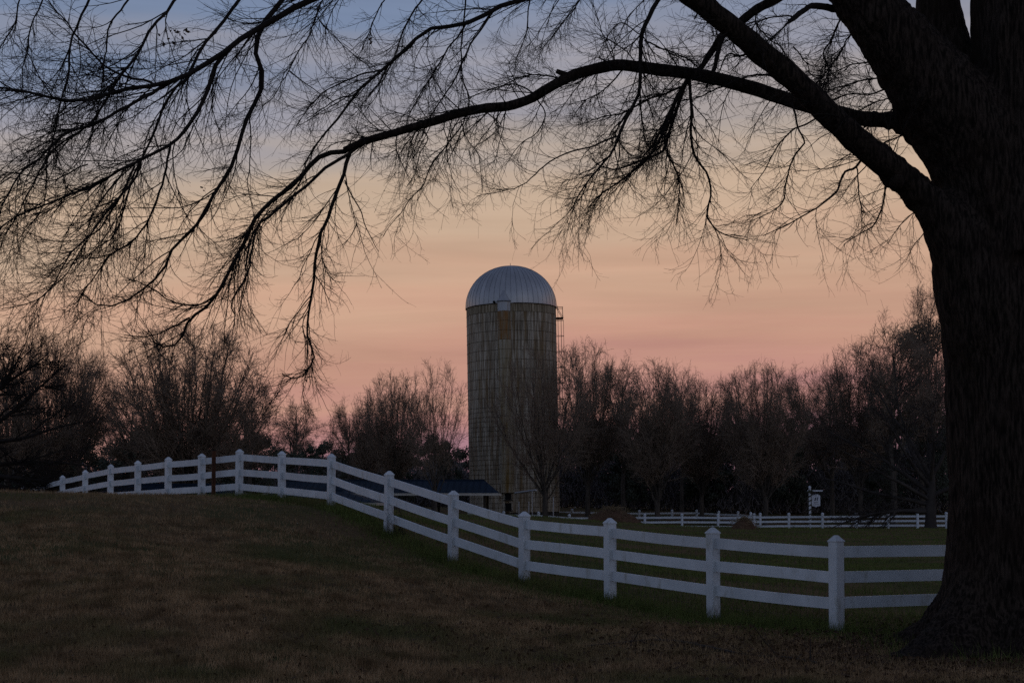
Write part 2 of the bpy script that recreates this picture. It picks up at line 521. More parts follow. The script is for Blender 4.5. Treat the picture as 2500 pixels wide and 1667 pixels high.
def hgt(x, y):
    x = np.atleast_1d(np.asarray(x, float)); y = np.atleast_1d(np.asarray(y, float))
    q = np.stack([x, y], -1).reshape(-1, 2) / 10.0
    o = np.empty(len(q))
    for i in range(0, len(q), 20000):
        c = q[i:i + 20000]
        d = np.linalg.norm(c[:, None] - _xy[None], axis=2)
        o[i:i + 20000] = (np.where(d > 0, d * d * np.log(d + 1e-12), 0) @ _s[:len(_xy)]) + _s[len(_xy)] + c @ _s[len(_xy) + 1:]
    o = o.reshape(x.shape)
    w = np.maximum(sstep(130, 190, y), np.maximum(sstep(45, 75, np.abs(x)), sstep(-8, -30, y)))
    far = 0.4 + 3.0 * sstep(150, 300, y)
    o = np.clip(o, -2, 4) * (1 - w) + far * w
    o = o + 0.035 * np.sin(x * 0.9 + 1.3 * np.sin(y * 0.5)) * np.sin(y * 0.8 + x * 0.3) * (1 - w)
    return o
def h1(x, y):
    return float(hgt([x], [y])[0])

# ------------------------------------------------------------------ ground sheet
def graded(a, b, n, s):
    t = np.linspace(-1, 1, n)
    g = np.sinh(t * s) / math.sinh(s)
    return np.where(g < 0, -g * a, g * b)
gx = graded(-2500, 2500, 261, 6.3)
gy = 24 + graded(-300, 4500, 301, 6.3)
GX, GY = np.meshgrid(gx, gy)
GZ = hgt(GX.ravel(), GY.ravel()).reshape(GX.shape)
gi = np.arange(GX.size).reshape(GX.shape)
gf = np.stack([gi[:-1, :-1], gi[:-1, 1:], gi[1:, 1:], gi[1:, :-1]], -1).reshape(-1, 4)
ground = obj('ground', mesh_arrays('ground', np.stack([GX, GY, GZ], -1), gf, m_ground, True))
ground['kind'] = 'structure'

# ------------------------------------------------------------------ grass blades
fx = np.array([p.x for p, _ in fpts]); fy = np.array([p.y for p, _ in fpts])
fence_line = np.stack([np.r_[fx[0] + 5.0, fx], np.r_[fy[0] + 0.6, fy]], 1)
def fence_dist(x, y):
    d = np.full(len(x), 1e9)
    sgn = np.zeros(len(x))
    for a, b in zip(fence_line[:-1], fence_line[1:]):
        ab = b - a
        t = np.clip(((x - a[0]) * ab[0] + (y - a[1]) * ab[1]) / (ab @ ab), 0, 1)
        dx, dy = x - a[0] - t * ab[0], y - a[1] - t * ab[1]
        dd = np.hypot(dx, dy)
        m = dd < d
        s = ab[0] * dy - ab[1] * dx
        sgn = np.where(m, np.sign(s), sgn)
        d = np.where(m, dd, d)
    return d, sgn            # sgn < 0 : far side of the fence

def blades(name, x, y, hh, ww, lean, m, label):
    n = len(x)
    z = hgt(x, y) - 0.01
    a = rng.uniform(0, 2 * math.pi, n)
    b = rng.uniform(0, 2 * math.pi, n)
    ln = lean * np.abs(rng.normal(size=n)) * hh
    base = np.stack([x, y, z], 1)
    side = np.stack([np.cos(a), np.sin(a), np.zeros(n)], 1) * (ww / 2)[:, None]
    tip = base + np.stack([np.cos(b) * ln, np.sin(b) * ln, hh], 1)
    v = np.stack([base - side, base + side, tip], 1).reshape(-1, 3)
    f = np.arange(3 * n).reshape(-1, 3)
    o = obj(name, mesh_arrays(name, v, f, m))
    o['kind'] = 'stuff'
    return tag(o, label, 'grass')

def scatter(n, y0, y1, pw=1.0):
    y = y0 + (y1 - y0) * rng.uniform(0, 1, n) ** pw
    x = rng.uniform(-0.375, 0.375, n) * y
    return x, y

lx, ly = [], []
for n, a, b in ((230000, 12.4, 19), (170000, 19, 27), (90000, 27, 40)):
    x, y = scatter(n, a, b)
    lx.append(x); ly.append(y)
lx = np.concatenate(lx); ly = np.concatenate(ly)
d, s = fence_dist(lx, ly)
# clumpy density
cl = np.sin(lx * 5.1 + np.sin(ly * 3.3)) * np.sin(ly * 4.7 + np.cos(lx * 2.9)) + rng.normal(size=len(lx)) * 0.6
trunk_xy = np.array([5.72, 16.7])
near_tr = np.exp(-((lx - trunk_xy[0]) ** 2 / 5.5 + (ly - trunk_xy[1] + 0.6) ** 2 / 4.0))
keep = ((s > 0) | (d < 0.15)) & (cl > -0.55) & (rng.uniform(size=len(lx)) > near_tr * 1.0)
keep &= np.hypot(lx - trunk_xy[0], ly - trunk_xy[1]) > 1.1
lx, ly, d = lx[keep], ly[keep], d[keep]
g = rng.uniform(size=len(lx)) < np.clip(1.25 - d / 1.3, 0, 0.95)
hb = rng.uniform(0.030, 0.095, len(lx)) * (1 + 0.5 * (rng.uniform(size=len(lx)) < 0.06))
wb = 0.0045 + 0.00022 * ly
blades('lawn_grass', lx[~g], ly[~g], hb[~g], wb[~g], 0.6, m_lawn, 'short brown dormant lawn grass on the sloping foreground')
gx_, gy_ = lx[g], ly[g]
ex = []
for a, b in zip(fence_line[:-1], fence_line[1:]):
    n = 3200
    t = rng.uniform(size=n)
    ex.append(np.stack([a[0] + (b - a)[0] * t + rng.normal(size=n) * 0.22, a[1] + (b - a)[1] * t + rng.normal(size=n) * 0.22], 1))
for (p_, _) in fpts[:11]:
    n = 420
    ex.append(np.stack([p_.x + rng.normal(size=n) * 0.13, p_.y + rng.normal(size=n) * 0.13], 1))
ta_ = rng.uniform(0, 2 * math.pi, 2600); tr_ = 1.30 + np.abs(rng.normal(size=2600)) * 0.35
ex.append(np.stack([trunk_xy[0] + 0.1 + tr_ * np.cos(ta_), trunk_xy[1] + tr_ * np.sin(ta_)], 1))
ex = np.concatenate(ex)
vx, vy = np.r_[gx_, ex[:, 0]], np.r_[gy_, ex[:, 1]]
hv = np.r_[rng.uniform(0.03, 0.08, len(gx_)), np.abs(rng.normal(size=len(ex))) * 0.085 + 0.04]
blades('fence_line_grass', vx, vy, hv, 0.005 + 0.0002 * vy, 0.5, m_green, 'taller green grass left unmown along the white fence')
x1, y1 = scatter(150000, 18, 48, 1.3)
x2, y2 = scatter(110000, 46, 94, 1.0)
x, y = np.r_[x1, x2], np.r_[y1, y2]
d, s = fence_dist(x, y)
cl = np.sin(x * 1.1 + np.sin(y * 0.9)) * np.sin(y * 0.8 + np.cos(x * 0.7)) + rng.normal(size=len(x)) * 0.7
k = (s < 0) & (d > 0.15) & (cl > -0.6)
x, y = x[k], y[k]
blades('field_grass', x, y, rng.uniform(0.04, 0.13, len(x)), 0.006 + 0.00032 * y, 0.5, m_green, 'dark green pasture grass in the field behind the white fence')

# ------------------------------------------------------------------ near white fence
fence = thing('board_fence', 'large white three-rail fence running from the big tree up over the lawn to the left', 'fence', tuple(fpts[0][0]))
fo = fpts[0][0]
def fence_post(parent, base, top, rz, w, m, cap_name='cap', org=Vector((0, 0, 0)), taper=True):
    hw = w / 2
    z0, z1 = base.z - 0.15, top - 0.085
    lx_, ly_ = random.gauss(0, 0.006), random.gauss(0, 0.006)
    bv_ = 0.008
    oct_ = [(-hw + bv_, -hw), (hw - bv_, -hw), (hw, -hw + bv_), (hw, hw - bv_), (hw - bv_, hw), (-hw + bv_, hw), (-hw, hw - bv_), (-hw, -hw + bv_)]
    ca, sa = math.cos(rz), math.sin(rz)
    rings = [(z0, 1.0), (base.z + 0.03, 1.0), (base.z + random.uniform(0.14, 0.3), 0.18), (base.z + 0.55, 0.0), (z1, 0.0)]
    vs, wt = [], []
    for zz, q in rings:
        t_ = (zz - base.z)
        for x_, y_ in oct_:
            vs.append((base.x - org.x + x_ * ca - y_ * sa + lx_ * t_, base.y - org.y + x_ * sa + y_ * ca + ly_ * t_, zz - org.z))
            wt.append(q)
    fs = [tuple(range(7, -1, -1)), tuple(range(32, 40))]
    for l in range(4):
        fs += [(l * 8 + k, l * 8 + (k + 1) % 8, l * 8 + 8 + (k + 1) % 8, l * 8 + 8 + k) for k in range(8)]
    pme = mesh_py('post', vs, fs, m)
    at = pme.attributes.new('splash', 'FLOAT', 'POINT')
    at.data.foreach_set('value', wt)
    po = obj('post', pme, parent)
    base = base + Vector((lx_ * (top - base.z), ly_ * (top - base.z), 0))
    c = MB()
    ca, sa = math.cos(rz), math.sin(rz)
    e = hw + 0.006
    vs = []
    for zz, k in ((z1 + 0.001, 1.0), (z1 + 0.016, 1.0), (top - 0.006, 0.30), (top, 0.16)):
        for sx, sy in ((-1, -1), (1, -1), (1, 1), (-1, 1)):
            x_, y_ = sx * e * k, sy * e * k
            vs.append((base.x - org.x + x_ * ca - y_ * sa, base.y - org.y + x_ * sa + y_ * ca, zz - org.z))
    fs = [(3, 2, 1, 0), (12, 13, 14, 15)]
    for l in range(3):
        for k in range(4):
            fs.append((l * 4 + k, l * 4 + (k + 1) % 4, l * 4 + 4 + (k + 1) % 4, l * 4 + 4 + k))
    c.add(vs, fs)
    c.build(cap_name, m, po)
    return po

def rail(parent, a, b, za, zb, hgt_, th, m, org, sag=0.0, name='rail'):
    n = 5
    v, f = [], []
    dx, dy = b.x - a.x, b.y - a.y
    L = math.hypot(dx, dy)
    nx, ny = -dy / L * th / 2, dx / L * th / 2
    warp = random.uniform(-0.006, 0.006)
    for i in range(n):
        t = i / (n - 1)
        x_, y_, z_ = a.x + dx * t, a.y + dy * t, za + (zb - za) * t + math.sin(math.pi * t) * sag
        wv = math.sin(math.pi * t) * warp
        for sx, sz in ((-1, -1), (1, -1), (1, 1), (-1, 1)):
            v.append((x_ + nx * sx + nx / th * wv - org.x, y_ + ny * sx + ny / th * wv - org.y, z_ + sz * hgt_ / 2 - org.z))
    f += [(3, 2, 1, 0), tuple(range(4 * n - 4, 4 * n))]
    for i in range(n - 1):
        for k in range(4):
            f.append((i * 4 + k, i * 4 + (k + 1) % 4, i * 4 + 4 + (k + 1) % 4, i * 4 + 4 + k))
    return MB().add(v, f).build(name, m, parent)

def seg_dir(i, pts):
    a = pts[max(i - 1, 0)]
    b = pts[min(i + 1, len(pts) - 1)]
    return math.atan2(b.y - a.y, b.x - a.x)
bases = [p for p, _ in fpts]
tops = [t for _, t in fpts]
for i, (b, t) in enumerate(zip(bases, tops)):
    rz = seg_dir(i, bases) if i > 0 else math.atan2(bases[1].y - bases[0].y, bases[1].x - bases[0].x)
    fence_post(fence, b, t, rz + random.uniform(-0.03, 0.03), 0.142, m_white, org=fo)
# rails and the wire mesh stapled behind them
def offs(k):
    q = min(k / 8.0, 1.0)
    p = 0.315 + 0.030 * q
    first = 0.215 - 0.015 * q
    return [first, first + p, first + 2 * p], 0.140 + 0.014 * q
for i in range(len(bases) - 1):
    o0, hh0 = offs(i)
    o1, hh1 = offs(i + 1)
    for k in range(3):
        rail(fence, bases[i], bases[i + 1], tops[i] - o0[k] + random.uniform(-.008, .008), tops[i + 1] - o1[k] + random.uniform(-.008, .008), (hh0 + hh1) / 2, 0.038, m_white, fo, random.uniform(-0.012, 0.006))
    if i < 8:
        mb = MB()
        a, b = bases[i], bases[i + 1]
        L = math.hypot(b.x - a.x, b.y - a.y)
        nx, ny = (b.y - a.y) / L * 0.03, -(b.x - a.x) / L * 0.03
        nw = int(L / 0.10)
        for w_ in range(1, nw):
            t = w_ / nw
            x_, y_ = a.x + (b.x - a.x) * t + nx - fo.x, a.y + (b.y - a.y) * t + ny - fo.y
            zt = tops[i] + (tops[i + 1] - tops[i]) * t - 0.2 - fo.z
            zb_ = a.z + (b.z - a.z) * t + 0.03 - fo.z
            mb.tube([(x_, y_, zb_), (x_, y_, zt)], 0.0014, 3, False)
        for q in range(9):
            za = a.z + 0.05 + q * (tops[i] - a.z - 0.27) / 8
            zb_ = b.z + 0.05 + q * (tops[i + 1] - b.z - 0.27) / 8
            mb.tube([(a.x + nx - fo.x, a.y + ny - fo.y, za - fo.z), (b.x + nx - fo.x, b.y + ny - fo.y, zb_ - fo.z)], 0.0014, 3, False)
        mb.build('wire_mesh', m_wire, fence)
# the corner leg that runs to the right behind the trunk
cR = P(2420, 1540, D0 + 0.55); tR = P(2420, 1303, D0 + 0.55).z
cR.z = h1(cR.x, cR.y)
rzR = math.atan2(cR.y - bases[0].y, cR.x - bases[0].x)
fence_post(fence, cR, tR, rzR, 0.142, m_white, org=fo)
for k in range(3):
    o0, hh = offs(0)
    rail(fence, bases[0], cR, tops[0] - o0[k] + 0.01, tR - o0[k] + 0.01 + 0.012 * k, hh, 0.038, m_white, fo)

# ------------------------------------------------------------------ rusty post on the crest
rp = P(521, 1214, D0 * 1.93)
rt = P(523, 1100, D0 * 1.93).z
b = MB()
b.box((0, 0, (rt - rp.z) / 2 - 0.1), (0.085, 0.085, rt - rp.z + 0.2), 0.5, 0.01)
rpo = thing('steel_post', 'rusty brown steel post standing in front of the white fence on the crest', 'post', tuple(rp))
b.build('shaft', m_rpost, rpo)
MB().box((0, 0, rt - rp.z + 0.012), (0.075, 0.075, 0.022), 0.5, 0.012).build('cap', m_black, rpo)

# ------------------------------------------------------------------ vine on the fence
vb = bases[5]; vd = (bases[4] - bases[5])
vx0 = vb + vd * 0.13
vine_paths, vine_r = [], []
for q in range(16):
    p0 = np.array([vx0.x + random.uniform(-.22, .22), vx0.y - 0.04 + random.uniform(-.1, .06), h1(vx0.x, vx0.y)])
    hgt_v = random.uniform(0.25, 0.62)
    pts = [p0]
    for s_ in range(6):
        pts.append(pts[-1] + np.array([random.uniform(-.05, .05), random.uniform(-.03, .03), hgt_v / 6]))
    vine_paths.append(pts); vine_r.append(np.linspace(0.004, 0.0015, 7))
vp, vr = np.array(vine_paths), np.array(vine_r)
l2, r2 = grow(rng, vp, vr, 160, (0.2, 1), (0.6, 1.4), lambda L, t, n: rng.uniform(0.03, 0.10, n), 3, rtip=0.002, rr=0.8)
vv, vf = cat_geo([tubes(vp, vr, 3), tubes(l2, r2, 3)])
vine = thing('vine', 'leafless weed vine tangled in the bottom rail of the white fence', 'vine', tuple(vx0))
vo = Vector(vx0)
vme = mesh_arrays('stems', vv - np.array(vo), vf, m_twig)
obj('stems', vme, vine)

# ------------------------------------------------------------------ silo
SY = 124.0
sbase = P(1257, 1250, SY)
SR = 3.78
HW = P(1247, 751, SY).z - sbase.z
silo = thing('silo', 'tall grey concrete stave silo with a rounded metal dome roof', 'silo', tuple(sbase))
silo.rotation_euler = (0, math.radians(-1.05), 0)
NST, NROW = 94, 22
RH = HW / NROW
core = MB()
cv, cf = [], []
for z in (-0.4, HW):
    for k in range(64):
        a = 2 * math.pi * k / 64
        cv.append(((SR - 0.075) * math.cos(a), (SR - 0.075) * math.sin(a), z))
cf = [(k, (k + 1) % 64, 64 + (k + 1) % 64, 64 + k) for k in range(64)]
core.add(cv, cf).build('wall_core', m_core, silo, True)
# one stave, facing -Y
hwid = math.pi / NST - 0.0022
sv = []
for r in (SR - 0.08, SR):
    for a in (-hwid, hwid):
        for z in (0.007, RH - 0.007):
            sv.append((r * math.sin(a), -r * math.cos(a), z))
sf = [(4, 6, 7, 5), (0, 1, 3, 2), (0, 4, 5, 1), (2, 3, 7, 6), (0, 2, 6, 4), (1, 5, 7, 3)]
stave_me = mesh_py('stave', sv, sf, m_stave)
stave_top_me = mesh_py('stave', sv, sf, m_stave_top)
cols = sorted(range(NST), key=lambda c: abs(((c + 0.5) / NST * 2 * math.pi + math.pi) % (2 * math.pi) - math.pi))
CH_A = -math.asin(0.60 / SR)             # angle of the chute, left of the front
single = [c for c in cols if abs((((c + 0.5) / NST * 2 * math.pi - CH_A) + math.pi) % (2 * math.pi) - math.pi) > 0.15][:13]
rest = {False: ([], []), True: ([], [])}
base_sv = np.array(sv)
for c in range(NST):
    a = (c + 0.5) / NST * 2 * math.pi
    for r in range(NROW):
        off = random.uniform(-0.006, 0.006)
        if c in single:
            o = obj('stave', stave_top_me if r == NROW - 1 else stave_me, silo, (off * math.sin(a), -off * math.cos(a), r * RH))
            o.rotation_euler = (0, 0, a)
        else:
            ca, sa = math.cos(a), math.sin(a)
            q = base_sv.copy()
            q[:, 1] -= off
            x_, y_ = q[:, 0] * ca - q[:, 1] * sa, q[:, 0] * sa + q[:, 1] * ca
            rest_v, rest_f = rest[r == NROW - 1]
            n0 = len(rest_v) * 8
            rest_v.append(np.stack([x_, y_, q[:, 2] + r * RH], 1))
            rest_f += [tuple(i + n0 for i in f) for f in sf]
for top_row, (rest_v, rest_f) in rest.items():
    so = obj('stave_wall', mesh_arrays('stave_wall', np.concatenate(rest_v), np.array(rest_f), m_stave_top if top_row else m_stave, False), silo)
    so['kind'] = 'stuff'
hv, hf = tubes(np.array([[((SR + 0.012) * math.cos(2 * math.pi * k / 72), (SR + 0.012) * math.sin(2 * math.pi * k / 72), 0) for k in range(73)]]), np.full((1, 73), 0.013), 5)
hoop_me = mesh_arrays('hoop', hv, hf, m_hoop)
for r in range(1, NROW + 1):
    obj('hoop', hoop_me, silo, (0, 0, r * RH - (0.02 if r == NROW else 0)))
    if r < 12:
        obj('hoop', hoop_me, silo, (0, 0, (r - 0.5) * RH + 0.03))
# dome
DH, NP_ = 3.52, 50
dr = SR + 0.06
steps = 14
prof = [(dr * math.cos(t * math.pi / 2) ** 0.96, DH * math.sin(t * math.pi / 2)) for t in np.linspace(0, 0.992, steps)]
prof = [(dr, -0.10)] + prof
pv, pf = [], []
ha = math.pi / NP_
for r, z in prof:
    for a in (-ha, 0, ha):
        rr_ = r + (0.012 if a == 0 else 0)
        pv.append((rr_ * math.sin(a), -rr_ * math.cos(a), z))
for i in range(len(prof) - 1):
    for k in range(2):
        pf.append((i * 3 + k, i * 3 + k + 1, i * 3 + 4 + k, i * 3 + 3 + k))
gore_me = mesh_py('dome_panel', pv, pf, m_galv, True)
smv, smf = [], []
sp = MB()
sp.tube([(0, -(r + 0.012), z) for r, z in prof], 0.009, 4, False)
seam_me = mesh_py('seam', sp.v, sp.f, m_seam)
for k in range(NP_):
    a = 2 * math.pi * (k + 0.5) / NP_
    o = obj('dome_panel', gore_me, silo, (0, 0, HW))
    o.rotation_euler = (0, 0, a)
    o = obj('seam', seam_me, silo, (0, 0, HW))
    o.rotation_euler = (0, 0, a + ha)
cap_ = MB()
cap_.tube([(0, 0, HW + DH - 0.05), (0, 0, HW + DH + 0.02)], [0.34, 0.18], 16)
cap_.build('dome_cap', m_galv, silo)
MB().tube([(0, 0, HW + DH - 0.05), (0, 0, HW + DH + 0.26)], 0.022, 5).build('lightning_rod', m_seam, silo)
# rim band and the small dark vent
rv, rf = tubes(np.array([[((dr + 0.004) * math.cos(2 * math.pi * k / 72), (dr + 0.004) * math.sin(2 * math.pi * k / 72), HW - 0.10) for k in range(73)]]), np.full((1, 73), 0.03), 5)
obj('rim_band', mesh_arrays('rim_band', rv, rf, m_hoop), silo)
va = -math.asin(1.36 / SR)
MB().tube([((SR - .1) * math.sin(va), -(SR - .1) * math.cos(va), HW + 0.02), ((SR + .16) * math.sin(va), -(SR + .16) * math.cos(va), HW + 0.02)], 0.10, 10).build('vent', m_dark, silo)
# unloading chute
def chute_pt(ang, rad, z):
    cx, cy = (SR - 0.06) * math.sin(CH_A), -(SR - 0.06) * math.cos(CH_A)
    a = CH_A + ang
    return (cx + rad * math.sin(a), cy - rad * math.cos(a), z)
zb_chute = P(1250, 1203, SY).z - sbase.z
nrow_c = int(round((HW - zb_chute) / RH))
ch = (HW - zb_chute) / nrow_c
for r in range(nrow_c):
    z0 = zb_chute + r * ch + 0.012
    z1 = zb_chute + (r + 1) * ch - 0.012
    if r == nrow_c - 1:
        z1 = HW + 0.05
    v_, f_ = [], []
    n = 10
    rad = 0.54 + random.uniform(-0.006, 0.006)
    for z in (z0, z1):
        for k in range(n + 1):
            v_.append(chute_pt(-math.pi / 2 + math.pi * k / n, rad, z))
    for k in range(n):
        f_.append((k, k + 1, n + 2 + k, n + 1 + k))
    f_.append(tuple(range(n, -1, -1)))
    f_.append(tuple(range(n + 1, 2 * n + 2)))
    top_i = nrow_c - 1 - r
    m = m_chutew if top_i == 0 else (m_rust if top_i <= 3 else m_chute)
    obj('chute_panel', mesh_py('chute_panel', v_, f_, m), silo)
hz = HW + 1.03
hr = dr * math.sqrt(1 - (1.03 / DH) ** 2) + 0.02
apex = (hr * math.sin(CH_A), -hr * math.cos(CH_A), hz)
v_ = [apex] + [chute_pt(-math.pi / 2 + math.pi * k / 12, 0.60, HW + 0.03) for k in range(13)]
f_ = [(0, k + 1, k + 2) for k in range(12)] + [tuple(range(13, 0, -1))]
obj('chute_hood', mesh_py('chute_hood', v_, f_, m_galv), silo)
MB().tube([chute_pt(-math.pi / 2 + math.pi * k / 12, 0.61, HW + 0.03) for k in range(13)], 0.022, 5).build('hood_rim', m_seam, silo)
# two hatch openings under the chute, their unlit inside painted as black boxes
for (ya, yb) in ((1204, 1218.5), (1228, 1244)):
    za, zc = P(1250, yb, SY).z - sbase.z, P(1250, ya, SY).z - sbase.z
    hx = (1241.5 - 1257) / FPX * SY
    MB().box((hx, -SR - 0.02, (za + zc) / 2), (0.50, 0.26, zc - za)).build('hatch', m_dark, silo)
    MB().box((hx, -SR - 0.06, za - 0.06), (0.72, 0.26, 0.10)).build('hatch_sill', m_wood, silo)
# ladder with cage and platform on the right flank
lx0 = SR + 0.52
ld = MB()
ztop = HW - 1.15
for yy in (-0.2, 0.2):
    ld.tube([(SR + 0.16, yy, 0.5), (SR + 0.16, yy, HW + 0.1)], 0.015, 5)
for k in range(52):
    z = 0.7 + k * 0.32
    if z < HW:
        ld.tube([(SR + 0.16, -0.2, z), (SR + 0.16, 0.2, z)], 0.009, 4)
ld.build('ladder', m_hoop, silo)
cg = MB()
for k in range(11):
    z = ztop - k * 1.33
    if z < 2:
        break
    cg.tube([(SR, -0.36, z), (SR + 0.42, -0.34, z), (SR + 0.62, -0.16, z), (SR + 0.62, 0.16, z), (SR + 0.42, 0.34, z), (SR, 0.36, z)], 0.020, 5)
for x_, yy in ((SR + 0.42, -0.34), (SR + 0.62, -0.16), (SR + 0.62, 0.16), (SR + 0.42, 0.34)):
    cg.tube([(x_, yy, 2.2), (x_, yy, ztop)], 0.011, 4)
cg.build('ladder_cage', m_hoop, silo)
pl = MB()
zp = HW - 0.98
pl.box((SR + 0.30, 0, zp), (0.62, 1.1, 0.06))
for yy in (-0.5, 0.5):
    pl.tube([(SR + 0.58, yy, zp), (SR + 0.10, yy, zp + 0.85)], 0.02, 4)
    pl.tube([(SR + 0.58, yy, zp), (SR + 0.55, yy, zp + 0.90)], 0.014, 4)
    pl.tube([(SR + 0.02, yy, zp + 0.90), (SR + 0.58, yy, zp + 0.90)], 0.024, 4)
pl.tube([(SR + 0.56, -0.5, zp + 0.9), (SR + 0.56, 0.5, zp + 0.9)], 0.024, 4)
pl.build('platform', m_hoop, silo)

# loose metalwork by the silo foot
a, b2 = P(1257, 1203, 118), P(1309, 1196, 116)
pp = thing('conveyor_pipe', 'pale sloping metal pipe sticking out beside the silo hatch', 'pipe', tuple(a))
MB().tube([(0, 0, 0), tuple(b2 - a)], 0.085, 8).build('pipe', m_galv, pp)
st = MB()
gz = h1(b2.x - 0.3, 116.2)
st.tube([tuple(b2 - a - Vector((0.3, -0.1, 0.06))), (b2.x - a.x - 0.3, b2.y - a.y + 0.1, gz - a.z - 0.1)], 0.03, 6)
st.build('prop', m_galv, pp)
for px, lab in ((1267, 'thin pale metal post nearest the silo hatch'), (1291, 'thin pale metal post between the silo hatch and the tree trunk'), (1351, 'thin pale metal post just right of the tree in front of silo')):
    q = P(px, 1250, 117)
    q.z = h1(q.x, q.y)
    t_ = thing('metal_post', lab, 'post', tuple(q), group='thin metal posts at the silo foot')
    hh_ = P(px, 1224 if px < 1340 else 1213, 117).z - q.z
    MB().tube([(0, 0, -0.2), (0, 0, hh_)], 0.045, 6).build('shaft', m_galv, t_)

# ------------------------------------------------------------------ blue-roofed sheds
def shed(name, label, R, L, depth, rise, hip, walls, postgap=3.4):
    """R, L: front eave corners (world). Hip-roofed open shed running from R to L"""
    R = Vector(R); L = Vector(L)
    e = (L - R); e.z = 0
    ln = e.length
    e.normalize()
    n = Vector((-e.y, e.x, 0))
    if n.y < 0:
        n = -n
    root = thing(name, label, 'shed', (R.x, R.y, h1(R.x, R.y)))
    org = Vector(root.location)
    ez = R.z
    c = [R, L, L + n * depth, R + n * depth]
    for q in c:
        q.z = ez
    r1 = R + e * hip + n * depth / 2 + Vector((0, 0, rise))
    r2 = L - e * hip + n * depth / 2 + Vector((0, 0, rise))
    r1.z = r2.z = ez + rise
    th = Vector((0, 0, -0.06))
    v_ = [q - org for q in c + [r1, r2]] + [q + th - org for q in c + [r1, r2]]
    f_ = [(0, 4, 5, 1), (1, 5, 2), (2, 5, 4, 3), (3, 4, 0)]
    f_ += [tuple(6 + i for i in reversed(q)) for q in f_]
    f_ += [(0, 1, 7, 6), (1, 2, 8, 7), (2, 3, 9, 8), (3, 0, 6, 9)]
    ro = obj('roof', mesh_py('roof', v_, f_, m_blue), root)
    sb = MB()
    ns = int(ln / 0.42)
    for k in range(1, ns):
        d_ = k * ln / ns
        fr = R + e * d_ - org
        fr.z = ez - org.z
        h_ = min(1.0, d_ / hip, (ln - d_) / hip)
        top = R + e * d_ + n * (depth / 2) * h_ - org
        top.z = ez + rise * h_ - org.z
        off = Vector((0, 0, 0.022))
        sb.tube([tuple(fr + off), tuple(top + off)], 0.024, 3, False)
    s_o = sb.build('roof_seams', m_blue, ro)
    s_o['kind'] = 'stuff'
    MB().tube([tuple(r1 - org + Vector((0, 0, .02))), tuple(r2 - org + Vector((0, 0, .02)))], 0.06, 6).build('ridge_cap', m_blue, ro)
    for (a_, b_) in ((c[0], c[1]), (c[0], c[3])):
        d_ = (b_ - a_).normalized()
        o_ = Vector((d_.y, -d_.x, 0))
        if o_.dot((c[0] + c[1] + c[2] + c[3]) / 4 - a_) > 0:
            o_ = -o_
        mid = (a_ + b_) / 2 - org + o_ * 0.03
        MB().box((mid.x, mid.y, ez - org.z - 0.075), ((b_ - a_).length, 0.04, 0.15), math.atan2(d_.y, d_.x)).build('fascia', m_trim, root)
    np_ = max(2, int(ln / postgap) + 1)
    for side in (0.35, depth - 0.35):
        for k in range(np_):
            q = R + e * (0.9 + (ln - 1.8) * k / (np_ - 1)) + n * side
            zg = h1(q.x, q.y)
            MB().box((q.x - org.x, q.y - org.y, (ez - 0.1 + zg - 0.2) / 2 - org.z), (0.16, 0.16, ez - 0.1 - zg + 0.2), math.atan2(e.y, e.x)).build('post', m_wood, root)
    if walls:
        q = R + e * ln / 2 + n * (depth - 0.2)
        zg = h1(q.x, q.y) - 0.5
        MB().box((q.x - org.x, q.y - org.y, (ez - 0.1 + zg) / 2 - org.z), (ln - 0.6, 0.06, ez - 0.1 - zg), math.atan2(e.y, e.x)).build('back_wall', m_wood, root)
    return root
shed('open_shelter', 'long open shelter with blue metal roof and cream fascia left of the silo', P(1217, 1203.5, 95), P(640, 1204, 95.2), 7.0, 0.86, 1.0, False)
shed('low_shed', 'low shed with blue metal hip roof just behind the sloping fence', P(917, 1227, 78), P(560, 1227, 78.2), 6.4, 0.66, 2.2, True)
shed('far_shed', 'blue metal roofed shed glimpsed between the rails at the fence crest', P(575, 1211, 87), P(205, 1211, 87.2), 7.0, 0.72, 1.5, True)

# white lattice crate in the grass under the rail
q = P(567, 1208, D0 * 2.08); q.z = h1(q.x, q.y) - 0.02
ct = thing('lattice_crate', 'small white lattice crate beneath the bottom rail at the crest', 'crate', tuple(q))
for zz in (0.02, 0.12, 0.22):
    MB().box((0, 0, zz), (0.26, 0.2, 0.022)).build('slat', m_signw, ct)
for k in range(4):
    for yy in (-0.1, 0.1):
        MB().box((-0.115 + k * 0.077, yy * 1.03, 0.12), (0.022, 0.012, 0.24)).build('upright', m_signw, ct)

# ------------------------------------------------------------------ far paddock fences (ball-topped posts)
pm = MB()
pm.tube([(0, 0, -0.3), (0, 0, 1.14)], 0.095, 8)
post_me = mesh_py('post', pm.v, pm.f, m_white)
bv, bf = tubes(np.array([[(0, 0, 1.12 + 0.19 * t) for t in (0, 0.12, 0.35, 0.6, 0.85, 1.0)]]), np.array([[0.06, 0.10, 0.125, 0.115, 0.07, 0.01]]), 8)
ball_me = mesh_arrays('cap', bv, bf, m_white, True)
def far_fence(name, label, pts, group):
    """pts: (px, post-top py, Y)"""
    ps = []
    for px, py, Y in pts:
        q = P(px, py, Y)
        q.z -= 1.31
        ps.append(q)
    root = thing(name, label, 'fence', tuple(ps[0]), group=group)
    org = ps[0]
    for q in ps:
        po = obj('post', post_me, root, tuple(q - org))
        obj('cap', ball_me, po)
    for a_, b_ in zip(ps[:-1], ps[1:]):
        for off in (0.98, 0.64, 0.30):
            rail(root, a_, b_, a_.z + off, b_.z + off, 0.15, 0.04, m_white, org)
    return root
G = 'white paddock fences far across the field'
